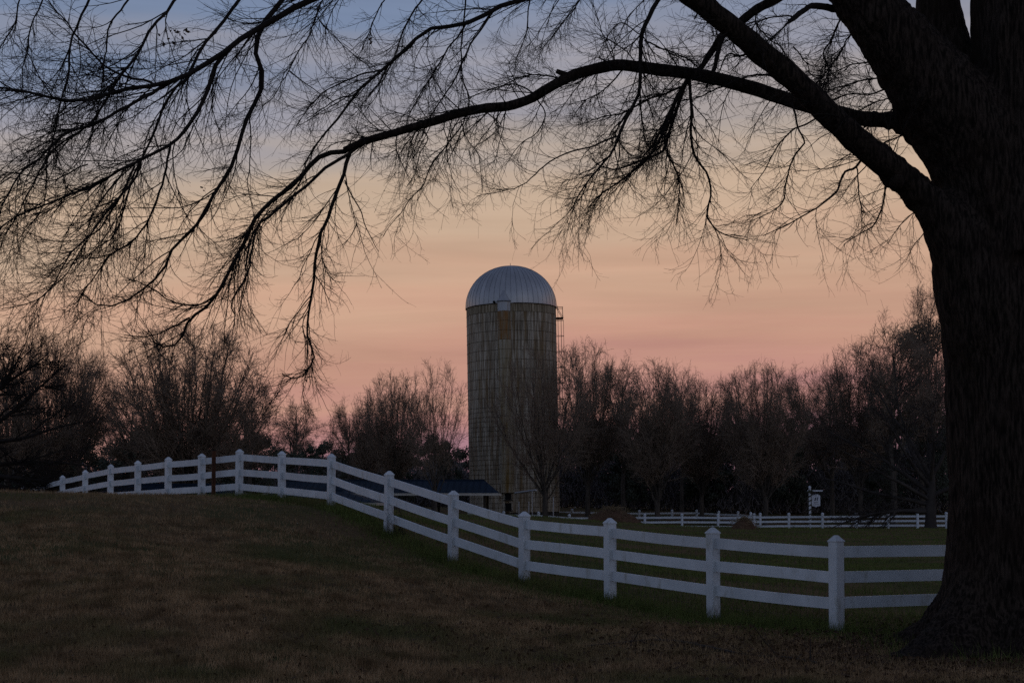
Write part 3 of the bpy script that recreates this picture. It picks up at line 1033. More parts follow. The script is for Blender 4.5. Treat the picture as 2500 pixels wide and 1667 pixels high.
far_fence('paddock_fence', 'nearest of the far white paddock fences, running along the field edge below the sign',
          [(1145, 1246, 111), (1230, 1247, 111), (1315, 1248, 111), (1390, 1254, 111), (1484, 1254, 112), (1574, 1253, 112), (1665, 1252.5, 112), (1753, 1253, 112), (1841, 1252, 112),
           (1926, 1251, 112), (2008, 1250.5, 111), (2090, 1250, 111), (2168, 1249.5, 111), (2240, 1249, 110), (2310, 1249, 110), (2390, 1249, 110)], G)
far_fence('paddock_fence', 'white paddock fence curving behind the front field fence between two earth mounds',
          [(1330, 1241, 128), (1397, 1241, 128), (1480, 1243, 128), (1561, 1244, 128), (1641, 1243, 128), (1701, 1243, 129), (1755, 1246, 125), (1802, 1247, 121), (1833, 1249, 117), (1856, 1251, 114)], G)
far_fence('paddock_fence', 'farthest thin white paddock fence just right of the silo foot',
          [(1352, 1238, 165), (1404, 1237.5, 165), (1450, 1237, 166), (1502, 1236.5, 167), (1550, 1236, 168), (1602, 1235, 169)], G)

# ------------------------------------------------------------------ earth mounds
def mound(px, Y, wpx, hpx, label, straw, seed):
    rg = np.random.default_rng(seed)
    c = P(px, 1270, Y)
    c.z = h1(c.x, c.y)
    w = wpx * Y / FPX / 2
    h_ = hpx * Y / FPX
    root = thing('earth_mound', label, 'mound', tuple(c))
    nr, na = 16, 40
    v_, f_ = [], []
    ph = rg.uniform(0, 6, 6)
    for i in range(nr + 1):
        t = i / nr
        for k in range(na):
            a_ = 2 * math.pi * k / na
            rr_ = w * t * (1 + 0.12 * math.sin(2 * a_ + ph[0]) + 0.07 * math.sin(5 * a_ + ph[1]))
            x_, y_ = rr_ * math.cos(a_), rr_ * math.sin(a_) * 0.8
            z_ = h_ * (math.cos(t * math.pi) * 0.5 + 0.5) ** 0.46
            z_ += (1 - t) * 0.9 * h_ * 0.16 * mnoise.noise(Vector((x_ * 1.6 + seed, y_ * 1.6, 3.1))) + 0.06 * mnoise.noise(Vector((x_ * 6, y_ * 6, seed)))
            v_.append((x_, y_, z_ + h1(c.x + x_, c.y + y_) - c.z - 0.04))
    for i in range(nr):
        for k in range(na):
            f_.append((i * na + k, i * na + (k + 1) % na, (i + 1) * na + (k + 1) % na, (i + 1) * na + k))
    obj('heap', mesh_py('heap', v_, f_, m_dirt, True), root)
    n = straw
    idx = rg.integers(0, na * nr, n)
    bp = np.array(v_)[idx] + rg.normal(size=(n, 3)) * np.array([.12, .12, .02])
    dv = rg.normal(size=(n, 3)) * np.array([1, 1, 0.5])
    dv /= np.linalg.norm(dv, axis=1, keepdims=True)
    ln = rg.uniform(0.15, 0.45, n)[:, None]
    pts = np.stack([bp, bp + dv * ln * 0.5 + [0, 0, .05], bp + dv * ln], 1)
    vv_, ff_ = tubes(pts, np.full((n, 3), 0.010), 3)
    o = obj('straw', mesh_arrays('straw', vv_, ff_, m_straw), root)
    o['kind'] = 'stuff'
    return root
mound(1496, 97, 150, 42, 'wide red-brown earth heap topped with old straw at the field edge', 900, 3)
mound(1817, 86, 72, 27, 'small round red-brown earth heap in front of the far white fence', 250, 5)
q = P(1585, 1272, 97); q.z = h1(q.x, q.y)
bd = thing('board', 'long dark board lying in the grass right of the straw heap', 'board', tuple(q))
MB().box((0, 0, 0.10), (1.15, 0.25, 0.10), -0.05).build('plank', m_wood, bd)
MB().box((0.46, 0, 0.20), (0.16, 0.2, 0.09), -0.05).build('block', m_wood, bd)

# ------------------------------------------------------------------ hanging sign
sY = 114.0
sp_ = P(1977.5, 1265, sY); sp_.z = h1(sp_.x, sp_.y)
sg = thing('hanging_sign', 'white hanging sign on a garland-wrapped post behind the far fence', 'sign', tuple(sp_))
k_ = sY / FPX
zt = P(1977, 1189, sY).z - sp_.z
MB().box((0, 0, zt / 2 - 0.1), (0.16, 0.16, zt + 0.1), 0, 0.01).build('post', m_signw, sg)
MB().tube([(0, 0, zt - 0.05), (0, 0, zt + 0.03), (0, 0, zt + 0.12)], [0.12, 0.12, 0.01], 8).build('finial', m_signw, sg)
gar = MB()
gp = []
for t in np.linspace(0, 1, 90):
    a_ = t * 2 * math.pi * 8
    gp.append((0.125 * math.cos(a_), 0.125 * math.sin(a_), 0.2 + t * (zt - 0.45)))
gar.tube(gp, 0.05, 5)
gar.build('garland', m_ever, sg)
za = P(1977, 1197.5, sY).z - sp_.z
MB().box((0.42, 0, za), (1.20, 0.09, 0.10)).build('arm', m_signw, sg)
gw = MB()
for k in range(26):
    a_ = random.uniform(0, 6.3); r_ = random.uniform(0.03, 0.2)
    c_ = (0.05 + r_ * math.cos(a_), -0.08, zt - 0.30 + r_ * math.sin(a_))
    gw.tube([c_, (c_[0] + random.uniform(-.14, .14), c_[1] - random.uniform(0, .1), c_[2] + random.uniform(-.14, .14))], [0.035, 0.008], 4)
gw.build('bow', m_ever, sg)
bx, bw = (1992.5 - 1977.5) * k_, 0.33
zb0, zb1 = P(1977, 1237.5, sY).z - sp_.z, P(1977, 1206, sY).z - sp_.z
outl = [(-bw, zb0 + 0.10), (-bw * 0.35, zb0 + 0.07), (0, zb0), (bw * 0.35, zb0 + 0.07), (bw, zb0 + 0.10), (bw, zb1 - 0.12), (bw * 0.62, zb1 - 0.02), (bw * 0.2, zb1), (-bw * 0.2, zb1), (-bw * 0.62, zb1 - 0.02), (-bw, zb1 - 0.12)]
def plate(name, pts, y0, y1, m, parent):
    n = len(pts)
    v_ = [(bx + x_, y0, z_) for x_, z_ in pts] + [(bx + x_, y1, z_) for x_, z_ in pts]
    f_ = [tuple(range(n)), tuple(range(2 * n - 1, n - 1, -1))] + [(k, n + k, n + (k + 1) % n, (k + 1) % n) for k in range(n)]
    return obj(name, mesh_py(name, v_, f_, m), parent)
board = plate('board', outl, -0.025, 0.025, m_signw, sg)
zc = (zb0 + zb1) / 2
plate('emblem', [(-0.16, zc - 0.02), (-0.03, zc + 0.02), (0.0, zc + 0.13), (-0.02, zc + 0.26), (-0.07, zc + 0.22), (-0.10, zc + 0.10)], -0.034, -0.027, m_black, board)
plate('emblem', [(0.05, zc + 0.03), (0.13, zc + 0.02), (0.15, zc + 0.20), (0.11, zc + 0.30), (0.08, zc + 0.18)], -0.034, -0.027, m_black, board)
for dz, w_ in ((-0.10, 0.40), (-0.17, 0.30), (-0.30, 0.48)):
    plate('lettering', [(-w_ / 2, zc + dz - 0.012), (w_ / 2, zc + dz + 0.012), (w_ / 2, zc + dz + 0.036), (-w_ / 2, zc + dz + 0.012)], -0.034, -0.027, m_hoop, board)
for x_ in (-0.18, 0.18):
    MB().tube([(bx + x_, 0, zb1 - 0.03), (bx + x_, 0, za)], 0.012, 4).build('hanger', m_black, sg)

# ------------------------------------------------------------------ utility pole and lines
pq = P(597, 1200, 150); pq.z = h1(pq.x, pq.y)
ztop_ = P(597, 1012, 150).z - pq.z
up = thing('utility_pole', 'dark utility pole rising out of the round bare tree at left', 'pole', tuple(pq))
MB().tube([(0, 0, -0.4), (0, 0, ztop_)], [0.20, 0.13], 8).build('shaft', m_wood, up)
MB().box((0, 0, ztop_ - 0.7), (2.4, 0.12, 0.14), 0.3).build('crossarm', m_wood, up)
MB().box((0, 0, ztop_ - 2.0), (1.8, 0.12, 0.12), 0.3).build('crossarm', m_wood, up)
e0 = P(597, 1012, 150)
for k in range(5):
    zoff = -0.4 - k * 0.62
    a_ = Vector((0, 0.05 * k, ztop_ + zoff))
    b_ = P(960, 1058 + k * 12.0, 190) - Vector(up.location)
    pts = []
    for t in np.linspace(0, 1, 14):
        p_ = a_.lerp(b_, t)
        p_.z -= 4 * t * (1 - t) * 0.55
        pts.append(tuple(p_))
    MB().tube(pts, 0.022, 3, False).build('wire', m_wire, up)

# ------------------------------------------------------------------ background trees
def bare_proto(seed, H_=12.0, W_=4.6, emax=0.85, nstem=28, n2=950, n3=6500, n4=12500, trunk_h=0.15, r0=0.24, rt=0.0075):
    """vase-shaped winter tree: many stems fan out of a short trunk and end on a rounded envelope"""
    rg = np.random.default_rng(seed)
    th = H_ * trunk_h
    tp = np.array([[[0, 0, -0.3], [0.02, 0, th * 0.35], [0.05, 0.03, th * 0.7], [0.02, 0.05, th], [0.04, 0.0, th * 1.5]]])
    tr = np.array([[r0 * 1.45, r0 * 1.05, r0, r0 * 1.0, r0 * 0.5]])
    stems, srad = [], []
    for k in range(nstem):
        a = 2.39996 * k + rg.uniform(-0.4, 0.4)
        q = math.sqrt((k + 0.5) / nstem)
        el_ = emax * q
        p = np.array([0.06 * math.cos(a), 0.06 * math.sin(a), th * rg.uniform(0.8, 1.5)])
        # end point on the envelope
        cz = H_ * 0.55
        zt = cz + (H_ * rg.uniform(0.93, 0.98) - cz) * math.sqrt(max(0.0, 1 - (q * 0.98) ** 2))
        rt_ = W_ * q * rg.uniform(0.90, 1.0)
        end = np.array([rt_ * math.cos(a), rt_ * math.sin(a), zt])
        mid = p + (end - p) * 0.45 + np.array([math.cos(a), math.sin(a), 0]) * (0.05 * W_) * q + rg.normal(size=3) * 0.15
        s = spline(np.array([p, mid, end]), 12)
        s[1:-1] += rg.normal(size=(10, 3)) * 0.06
        stems.append(s)
        srad.append(np.linspace(r0 * rg.uniform(0.20, 0.34), 0.012, 12))
    S, SRd = np.array(stems), np.array(srad)
    def inside(Pn, Rn, lim):
        tip = Pn[:, -1]
        r_ = np.hypot(tip[:, 0], tip[:, 1]) / (W_ * lim)
        z_ = np.clip((tip[:, 2] - H_ * 0.55) / (H_ * 0.45 * lim), 0, None)
        k_ = r_ ** 2 + z_ ** 2 < 1.0 + rg.normal(size=len(tip)) * 0.05
        return Pn[k_], Rn[k_]
    b2, rr2 = grow(rg, S, SRd, n2, (0.15, 1.0), (0.30, 0.85), lambda L, t, n: H_ * rg.uniform(0.08, 0.22, n) * (1.1 - 0.62 * t), 7, trop=(0, 0, 0.02), jit=0.07, rr=0.5, rcap=0.032, rtip=0.009, bend=0.03)
    b2, rr2 = inside(b2, rr2, 1.0)
    b3, rr3 = grow(rg, np.concatenate([b2, S[:, 3:10]]), np.concatenate([rr2, SRd[:, 3:10]]), n3, (0.12, 1.0), (0.40, 1.05), lambda L, t, n: H_ * rg.uniform(0.025, 0.085, n), 4, trop=(0, 0, 0.015), jit=0.10, rr=0.6, rcap=0.013, rtip=rt, bend=0.05)
    b3, rr3 = inside(b3, rr3, 1.03)
    b4, rr4 = grow(rg, b3, rr3, n4, (0.1, 1.0), (0.45, 1.2), lambda L, t, n: H_ * rg.uniform(0.012, 0.038, n), 3, trop=(0, 0, 0.01), jit=0.12, rr=0.7, rcap=rt, rtip=rt * 0.6)
    b4, rr4 = inside(b4, rr4, 1.05)
    cv_, cf_ = cat_geo([tubes(b2, rr2, 3), tubes(b3, rr3, 3), tubes(b4, rr4, 3)])
    tv_, tf_ = cat_geo([tubes(tp, tr, 10), tubes(S, SRd, 5)])
    top, rad = H_ * 0.93, W_ * 0.80
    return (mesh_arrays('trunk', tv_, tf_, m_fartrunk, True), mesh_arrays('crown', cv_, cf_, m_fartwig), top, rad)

def oak_proto(seed, H_=12.0):
    """round-headed winter tree: one trunk, wide crooked limbs, twigs in all directions"""
    rg = np.random.default_rng(seed)
    tp = np.array([spline([[0, 0, -0.3], [0.05, 0, H_ * 0.2], [-0.15, 0.1, H_ * 0.4], [0.2, 0, H_ * 0.6], [0.1, 0.1, H_ * 0.82]], 14)])
    tr = np.array([np.r_[0.34, np.linspace(0.24, 0.04, 13)]])
    b1, q1 = grow(rg, tp, tr, 26, (0.30, 0.98), (0.45, 1.05), lambda L, t, n: H_ * rg.uniform(0.30, 0.46, n) * (1.25 - 0.75 * t), 10, trop=(0, 0, 0.045), jit=0.10, rr=0.55, rcap=0.11, rtip=0.016, bend=0.03)
    b2, q2 = grow(rg, b1, q1, 330, (0.2, 1.0), (0.45, 1.0), lambda L, t, n: H_ * rg.uniform(0.08, 0.20, n) * (1.1 - 0.5 * t), 7, trop=(0, 0, 0.02), jit=0.11, rr=0.5, rcap=0.03, rtip=0.010, bend=0.05)
    b3, q3 = grow(rg, b2, q2, 3600, (0.15, 1.0), (0.5, 1.15), lambda L, t, n: H_ * rg.uniform(0.025, 0.075, n), 5, trop=(0, 0, 0.01), jit=0.12, rr=0.6, rcap=0.013, rtip=0.007, bend=0.08)
    b4, q4 = grow(rg, b3, q3, 8500, (0.15, 1.0), (0.5, 1.2), lambda L, t, n: H_ * rg.uniform(0.012, 0.036, n), 3, jit=0.12, rr=0.7, rcap=0.007, rtip=0.0045)
    cv_, cf_ = cat_geo([tubes(b2, q2, 3), tubes(b3, q3, 3), tubes(b4, q4, 3)])
    tv_, tf_ = cat_geo([tubes(tp, tr, 10), tubes(b1, q1, 6)])
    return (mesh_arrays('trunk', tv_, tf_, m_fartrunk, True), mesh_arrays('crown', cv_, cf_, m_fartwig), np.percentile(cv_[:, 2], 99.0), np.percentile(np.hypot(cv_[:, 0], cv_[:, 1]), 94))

protos = [bare_proto(11), bare_proto(12, nstem=19, W_=3.6, n2=520, n3=3800), bare_proto(13, nstem=42, W_=5.8, n2=1500, n3=9500, n4=17000, emax=1.0),
          bare_proto(14, nstem=18, W_=4.2, trunk_h=0.27, n2=300, n3=2800, n4=7500), bare_proto(15, nstem=30, W_=5.0), bare_proto(16, nstem=20, W_=4.8, n2=380, n3=2900, n4=6000, rt=0.006, r0=0.17), oak_proto(17), oak_proto(18)]

def ever_proto(seed, H_=9.0, rx=3.0, lumps=26, n=5200, conic=0.3, size=(0.16, 0.42), gaps=0.0):
    rg = np.random.default_rng(seed)
    cs = []
    for k in range(lumps):
        t = rg.uniform(0.16, 1.0)
        w = rx * (1 - conic * t) * math.sqrt(max(0.05, 1 - (2 * (t - 0.5)) ** 2 * 0.75))
        a = rg.uniform(0, 6.28)
        r = w * math.sqrt(rg.uniform(0, 1)) * 0.8
        cs.append((r * math.cos(a), r * math.sin(a), t * H_ * 0.93, rg.uniform(0.5, 1.0) * rx * 0.36))
    cs = np.array(cs)
    i = rg.integers(0, lumps, n)
    d = rg.normal(size=(n, 3))
    d /= np.linalg.norm(d, axis=1, keepdims=True)
    c = cs[i, :3] + d * (cs[i, 3] * rg.uniform(0.35, 1.08, n) ** 0.6)[:, None] * np.array([1, 1, 0.75])
    c[:, 2] = np.maximum(c[:, 2], 0.3)
    u = rg.normal(size=(n, 3)); u /= np.linalg.norm(u, axis=1, keepdims=True)
    w = np.cross(u, d); w /= np.linalg.norm(w, axis=1, keepdims=True) + 1e-9
    s = rg.uniform(size[0], size[1], n)[:, None]
    v = np.stack([c - u * s * 0.5, c + w * s * 0.28, c + u * s * 0.6, c - w * s * 0.28], 1).reshape(-1, 3)
    f = np.arange(4 * n).reshape(-1, 4)
    nb = 14
    tp = np.array([[[0, 0, -0.3], [0, 0, H_ * 0.3], [0, 0, H_ * 0.6], [0, 0, H_ * 0.93]]])
    tr = np.array([[0.22, 0.17, 0.11, 0.03]])
    bp, br = grow(rg, tp, tr, 40, (0.25, 0.95), (0.8, 1.4), lambda L, t, n_: rx * 0.8 * rg.uniform(0.6, 1.0, n_) * (1.1 - t * 0.5), 4, rr=0.4, rtip=0.015)
    tv_, tf_ = cat_geo([tubes(tp, tr, 8), tubes(bp, br, 4)])
    return (mesh_arrays('trunk', tv_, tf_, m_fartrunk, True), mesh_arrays('crown', v, f, m_ever), np.percentile(v[:, 2], 99.0), np.percentile(np.hypot(v[:, 0], v[:, 1]), 94))

evers = [ever_proto(31), ever_proto(32, rx=2.6, conic=0.6, lumps=30), ever_proto(33, rx=3.4, conic=0.15, lumps=34)]
pine = ever_proto(41, H_=14.0, rx=3.6, lumps=34, n=9000, conic=0.35, size=(0.08, 0.24))

def place(proto, name, label, cat, px, Y, top_py, half_px, group, rz=None):
    """px: photo pixel of the trunk, Y: depth, top_py: photo pixel of the crown's top, half_px: half the crown's width"""
    tm, cm, top, rad = proto
    u = (px - W / 2) / FPX
    x_ = P(px, HORIZON, Y).x
    z_ = h1(x_, Y) - 0.05
    ht = P(px, top_py, Y).z - z_
    wd = half_px * Y / FPX
    root = thing(name, label, cat, (x_, Y, z_), random.uniform(0, 6.28) if rz is None else rz, group)
    sx = wd / rad
    root.scale = (sx, sx, ht / top)
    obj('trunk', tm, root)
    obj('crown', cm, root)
    return root

GB = 'bare winter trees behind the fences'
K_ = W / 2352.0
bt = [  # disp x, Y, top y, half width, proto, label
    (14, 92, 800, 120, 7, 'dense bare tree at the far left edge of the photo'),
    (108, 97, 783, 112, 4, 'tall bare tree second from the left edge behind the fence end'),
    (186, 102, 815, 88, 6, 'twiggy bare tree just left of the large round one'),
    (432, 95, 766, 190, 2, 'large round-crowned bare tree above the fence crest'),
    (575, 112, 880, 66, 7, 'low bare tree on the right flank of the large round one'),
    (300, 118, 900, 80, 6, 'low bare tree behind the left flank of the large round one'),
    (676, 172, 928, 70, 7, 'small distant bare tree standing alone in the sky gap'),
    (800, 140, 928, 48, 6, 'short bare tree at left end of the group beside the silo'),
    (850, 132, 908, 54, 1, 'slim bare tree between the short one and the tall pair left of silo'),
    (908, 120, 868, 84, 4, 'tall bare tree second to the left of the silo'),
    (1000, 91, 843, 84, 5, 'bare vase-shaped tree immediately left of the silo, rising over the shelter roof'),
    (1253, 107, 812, 145, 5, 'bare vase-shaped tree directly in front of the silo'),
    (1350, 121, 801, 92, 4, 'bare tree immediately right of the silo behind the straw heap'),
    (1432, 136, 838, 74, 7, 'narrow bare tree second to the right of the silo'),
    (1511, 117, 846, 98, 0, 'bare tree with a forked trunk right of the straw heap'),
    (1566, 139, 856, 62, 6, 'slim bare tree behind and right of the forked trunk'),
    (1612, 126, 880, 84, 4, 'dark bare tree halfway between silo and big trunk'),
    (1692, 142, 870, 66, 7, 'bare tree left of the wide-forked one above the small heap'),
    (1758, 117, 850, 100, 2, 'wide-forked bare tree standing just left of the hanging sign'),
    (1846, 142, 858, 70, 6, 'bare tree directly above the hanging sign'),
    (1912, 130, 850, 78, 7, 'bare tree just right of the hanging sign'),
    (1975, 124, 800, 92, 4, 'bushy bare tree at the foot of the rising tree line'),
    (2052, 118, 748, 100, 6, 'bare tree left of the pine near the big trunk'),
    (2142, 128, 660, 80, 7, 'tallest bare treetop beside the big trunk'),
]
for i, (x_, Y, ty, hw_, pr, lab) in enumerate(bt):
    place(protos[pr], 'bare_tree', lab, 'tree', x_ * K_, Y, ty * K_, hw_ * K_, GB)
place(pine, 'pine_tree', 'dark pine mixed into the bare trees beside the big trunk', 'tree', 2118 * K_, 132, 745 * K_, 88 * K_, None)

# rows behind them that read as one dark line of trees
GW = 'dark evergreens in the low wood line'
for (x_, Y, ty, hw_) in [(500, 118, 988, 60), (585, 124, 1002, 46), (545, 135, 1012, 55)]:
    place(evers[0], 'evergreen_tree', 'round dark evergreen at the foot of the round bare tree', 'tree', x_ * K_, Y, ty * K_, hw_ * K_, GW)
xs = np.linspace(630, 1070, 13)
for k, x_ in enumerate(xs):
    place(evers[k % 3], 'evergreen_tree', 'dark evergreen in the low wood line left of the silo', 'tree', x_ * K_, 160 + 12 * math.sin(k * 2.1), (1030 + 14 * math.sin(k * 1.7) - (12 if k > 5 else 0)) * K_, 34 * K_, GW)
xs = np.linspace(1300, 2200, 24)
for k, x_ in enumerate(xs):
    place(evers[(k * 2) % 3], 'evergreen_tree', 'dark evergreen in the wood line behind the bare trees right of the silo', 'tree', x_ * K_, 152 + 12 * math.sin(k * 1.3), (985 + 18 * math.sin(k * 2.3) - max(0, x_ - 1900) * 0.25) * K_, 44 * K_, GW)
xs = np.linspace(-60, 470, 11)
for k, x_ in enumerate(xs):
    place(evers[k % 3], 'evergreen_tree', 'dark evergreen behind the bare trees above the left fence end', 'tree', x_ * K_, 128 + 9 * math.sin(k * 1.3), (1000 + 22 * math.sin(k * 2.3)) * K_, 46 * K_, GW)

# thicket of undergrowth along the wood edge (nobody could count its stems)
n = 95000
tx = rng.uniform(-62, 70, n)
ty_ = 143 + 14 * rng.uniform(size=n) + 3 * np.sin(tx * 0.2)
left = tx < -3
ty_ = np.where((tx < -3) & (tx > -24), ty_ + 14, ty_)
tz = hgt(tx, ty_)
hmax = 5.0 + 1.2 * np.sin(tx * 0.31) + 1.2 * np.sin(tx * 0.83 + 1) + np.where(tx > 5, 1.5, 0)
hz_ = rng.uniform(0, 1, n) ** 1.15 * hmax
base = np.stack([tx, ty_, tz + hz_], 1)
dv = rng.normal(size=(n, 3)) * [0.5, 0.5, 0.35] + [0, 0, 0.9]
dv /= np.linalg.norm(dv, axis=1, keepdims=True)
ln = rng.uniform(0.5, 1.5, n)[:, None]
sd_ = np.cross(dv, rng.normal(size=(n, 3))); sd_ /= np.linalg.norm(sd_, axis=1, keepdims=True)
tri = np.stack([base - sd_ * 0.06, base + sd_ * 0.06, base + dv * ln], 1).reshape(-1, 3)
o = obj('thicket', mesh_arrays('thicket', tri, np.arange(3 * n).reshape(-1, 3), m_thick))
tag(o, 'dense leafless undergrowth filling the wood edge behind the far fences', 'undergrowth', kind='stuff')

# two spreading trees with low drooping limbs
def droop_tree(seed, loc, r0, H_, limbs, label, n2, n3, n4, m):
    rg = np.random.default_rng(seed)
    root = thing('bare_tree', label, 'tree', loc, group=GB)
    tp = np.array([spline([[0, 0, -0.3], [0.03, 0, H_ * 0.15], [0.1, 0.05, H_ * 0.35], [0.05, 0.1, H_ * 0.6]], 10)])
    tr = np.array([np.r_[r0 * 1.5, np.linspace(r0 * 1.05, r0 * 0.45, 9)]])
    S, SRd = [], []
    for (z0, az, el_, L, dr_) in limbs:
        d = np.array([math.cos(el_) * math.cos(az), math.cos(el_) * math.sin(az), math.sin(el_)])
        p = np.array([0.05, 0.03, z0])
        pts = [p]
        for i in range(11):
            d = d + rg.normal(size=3) * 0.07 + np.array([0, 0, dr_])
            d /= np.linalg.norm(d)
            pts.append(pts[-1] + d * L / 11)
        S.append(pts)
        SRd.append(np.linspace(r0 * 0.45, 0.012, 12))
    S, SRd = np.array(S), np.array(SRd)
    def inside(Pn, Rn, lim):
        tip = Pn[:, -1]
        r_ = np.hypot(tip[:, 0], tip[:, 1]) / (W_ * lim)
        z_ = np.clip((tip[:, 2] - H_ * 0.55) / (H_ * 0.45 * lim), 0, None)
        k_ = r_ ** 2 + z_ ** 2 < 1.0 + rg.normal(size=len(tip)) * 0.05
        return Pn[k_], Rn[k_]
    b2, rr2 = grow(rg, S, SRd, n2, (0.2, 1.0), (0.4, 1.0), lambda L, t, n: L * rg.uniform(0.18, 0.42, n), 6, trop=(0, 0, -0.03), jit=0.1, rr=0.5, rcap=0.04, rtip=0.008)
    b3, rr3 = grow(rg, b2, rr2, n3, (0.1, 1.0), (0.4, 1.0), lambda L, t, n: rg.uniform(0.3, 0.9, n), 4, trop=(0, 0, 0.02), jit=0.12, rr=0.6, rcap=0.014, rtip=0.005)
    b4, rr4 = grow(rg, b3, rr3, n4, (0.1, 1.0), (0.4, 1.1), lambda L, t, n: rg.uniform(0.12, 0.4, n), 3, trop=(0, 0, 0.03), jit=0.12, rr=0.7, rcap=0.007, rtip=0.004)
    tv_, tf_ = cat_geo([tubes(tp, tr, 10), tubes(S, SRd, 6)])
    cv_, cf_ = cat_geo([tubes(b2, rr2, 4), tubes(b3, rr3, 3), tubes(b4, rr4, 3)])
    obj('trunk', mesh_arrays('trunk', tv_, tf_, m, True), root)
    obj('crown', mesh_arrays('crown', cv_, cf_, m), root)
q = P(-95, 1230, 49); q.z = h1(q.x, q.y)
droop_tree(51, tuple(q), 0.24, 5.5, [(1.2, 0.1, -0.02, 4.6, -0.02), (1.7, 0.35, 0.2, 4.6, -0.02), (2.2, -0.4, 0.25, 4.4, 0.0), (2.6, 0.0, 0.5, 4.2, 0.0), (3.0, 0.8, 0.6, 4, 0.02), (2.4, 2.2, 0.4, 3.4, 0), (3.2, -0.9, 0.7, 3.6, 0.02), (1.5, -0.25, 0.05, 4.4, -0.045), (3.3, 0.2, 0.85, 3.5, 0.02)],
           'dark spreading bare tree at left edge with low branches across the fence end', 130, 1500, 7000, m_twig)
q = P(2272, 1285, 93); q.z = h1(q.x, q.y)
droop_tree(52, tuple(q), 0.34, 9.0, [(1.5, 3.0, 0.30, 7.5, -0.035), (1.8, 3.4, 0.45, 7.5, -0.02), (2.2, 2.8, 0.6, 7.8, -0.02), (2.6, 3.6, 0.8, 7.5, 0.0), (3.0, 2.4, 0.9, 7.5, 0.0), (3.3, 3.2, 1.1, 7.5, 0.01), (2.0, 0.2, 0.5, 6.5, -0.02), (3.2, 0.0, 1.0, 7, 0.0), (1.1, 3.25, 0.05, 7.0, -0.02), (1.2, 2.95, 0.02, 6.0, -0.01), (3.0, 4.4, 0.9, 6.5, 0)],
           'spreading bare tree with low limbs standing beside the big trunk at the field edge', 150, 1800, 8000, m_darkbark)

# ------------------------------------------------------------------ the big foreground tree
TY = 16.7
tb = D(2364, 1476, TY); tb.z = h1(tb.x, tb.y)
oak = thing('big_tree', 'huge dark bare tree at right whose limbs arch across the sky', 'tree', tuple(tb))
TO = np.array(tb)
def dl(lst, y0, y1):
    """display-pixel polyline -> world points, depth running from y0 to y1"""
    a = np.array(lst, float)
    s = np.r_[0, np.cumsum(np.hypot(*np.diff(a, axis=0).T))]
    s /= s[-1]
    return [np.array(D(p[0], p[1], y0 + (y1 - y0) * t)) for p, t in zip(a, s)]
# trunk body: flared column that divides in three, merged with the stubs of the low limbs
tm = MB()
zs = np.r_[-0.3, 0.0, 0.06, 0.14, 0.25, 0.4, 0.6, 0.85, 1.2, 1.6, 2.1, 2.7, 3.3, 3.9, 4.5]
NA = 40
tv_, tf_ = [], []
for z in zs:
    for k in range(NA):
        a = 2 * math.pi * k / NA
        zz = max(z, 0)
        r = (0.80 + 0.036 * zz) * (1 - 0.25 * max(0, zz - 3.6))
        r += (0.68 * math.exp(-zz / 0.36) + 0.10 * math.exp(-zz / 1.0)) * (1 + 0.36 * math.cos(5 * a + 0.6) + 0.22 * math.cos(8 * a + 2) + 0.08 * math.cos(13 * a))
        r *= 1 + 0.035 * math.cos(3 * a + 1 + zz * 0.4) + 0.02 * math.cos(7 * a + zz)
        tv_.append((tb.x + r * math.cos(a) + 0.01 * zz, tb.y + r * math.sin(a), tb.z + z))
for i in range(len(zs) - 1):
    for k in range(NA):
        tf_.append((i * NA + k, i * NA + (k + 1) % NA, (i + 1) * NA + (k + 1) % NA, (i + 1) * NA + k))
tf_.append(tuple(range(NA - 1, -1, -1)))
tf_.append(tuple(range((len(zs) - 1) * NA, len(zs) * NA)))
tm.add(tv_, tf_)
PXM = TY / (FPX * 2352 / W)                      # metres per display pixel at the trunk
def stub(lst, dia, y0, y1, K=14):
    pts = spline(np.c_[np.array(dl(lst, y0, y1)), np.array(dia) * PXM / 2], K)
    tm.tube([tuple(p[:3]) for p in pts], list(pts[:, 3]), 14)
stub([(2330, 640), (2285, 420), (2172, 240), (2066, 100), (1980, -5), (1885, -130)], [300, 262, 214, 162, 128, 110], TY, TY - 0.5)      # left leader
stub([(2330, 600), (2265, 380), (2193, 180), (2163, 60), (2155, -80)], [280, 200, 134, 110, 100], TY + 0.15, TY + 0.5)                  # middle leader
stub([(2350, 600), (2350, 350), (2348, 150), (2344, 0), (2350, -160)], [330, 260, 224, 216, 205], TY - 0.1, TY - 0.2)                   # right leader
stub([(2310, 800), (2262, 640), (2200, 535), (2118, 448), (2052, 389), (1991, 342)], [270, 235, 150, 82, 66, 62], TY - 0.15, TY - 0.5)                   # low limb foot
stub([(2260, 430), (2150, 320), (2060, 279), (1991, 274), (1937, 263)], [200, 110, 50, 37, 34], TY + 0.1, TY + 0.25)                    # arching limb foot
tmp = obj('trunk_shape', mesh_py('trunk_shape', tm.v, tm.f))
md = tmp.modifiers.new('r', 'REMESH'); md.mode = 'VOXEL'; md.voxel_size = 0.036
ms = tmp.modifiers.new('s', 'SMOOTH'); ms.iterations = 7; ms.factor = 0.5
dg = bpy.context.evaluated_depsgraph_get()
ev = tmp.evaluated_get(dg)
tme = bpy.data.meshes.new_from_object(ev)
bpy.data.objects.remove(tmp)
nv = len(tme.vertices)
co = np.empty(nv * 3); tme.vertices.foreach_get('co', co); co = co.reshape(-1, 3)
no = np.empty(nv * 3); tme.vertices.foreach_get('normal', no); no = no.reshape(-1, 3)
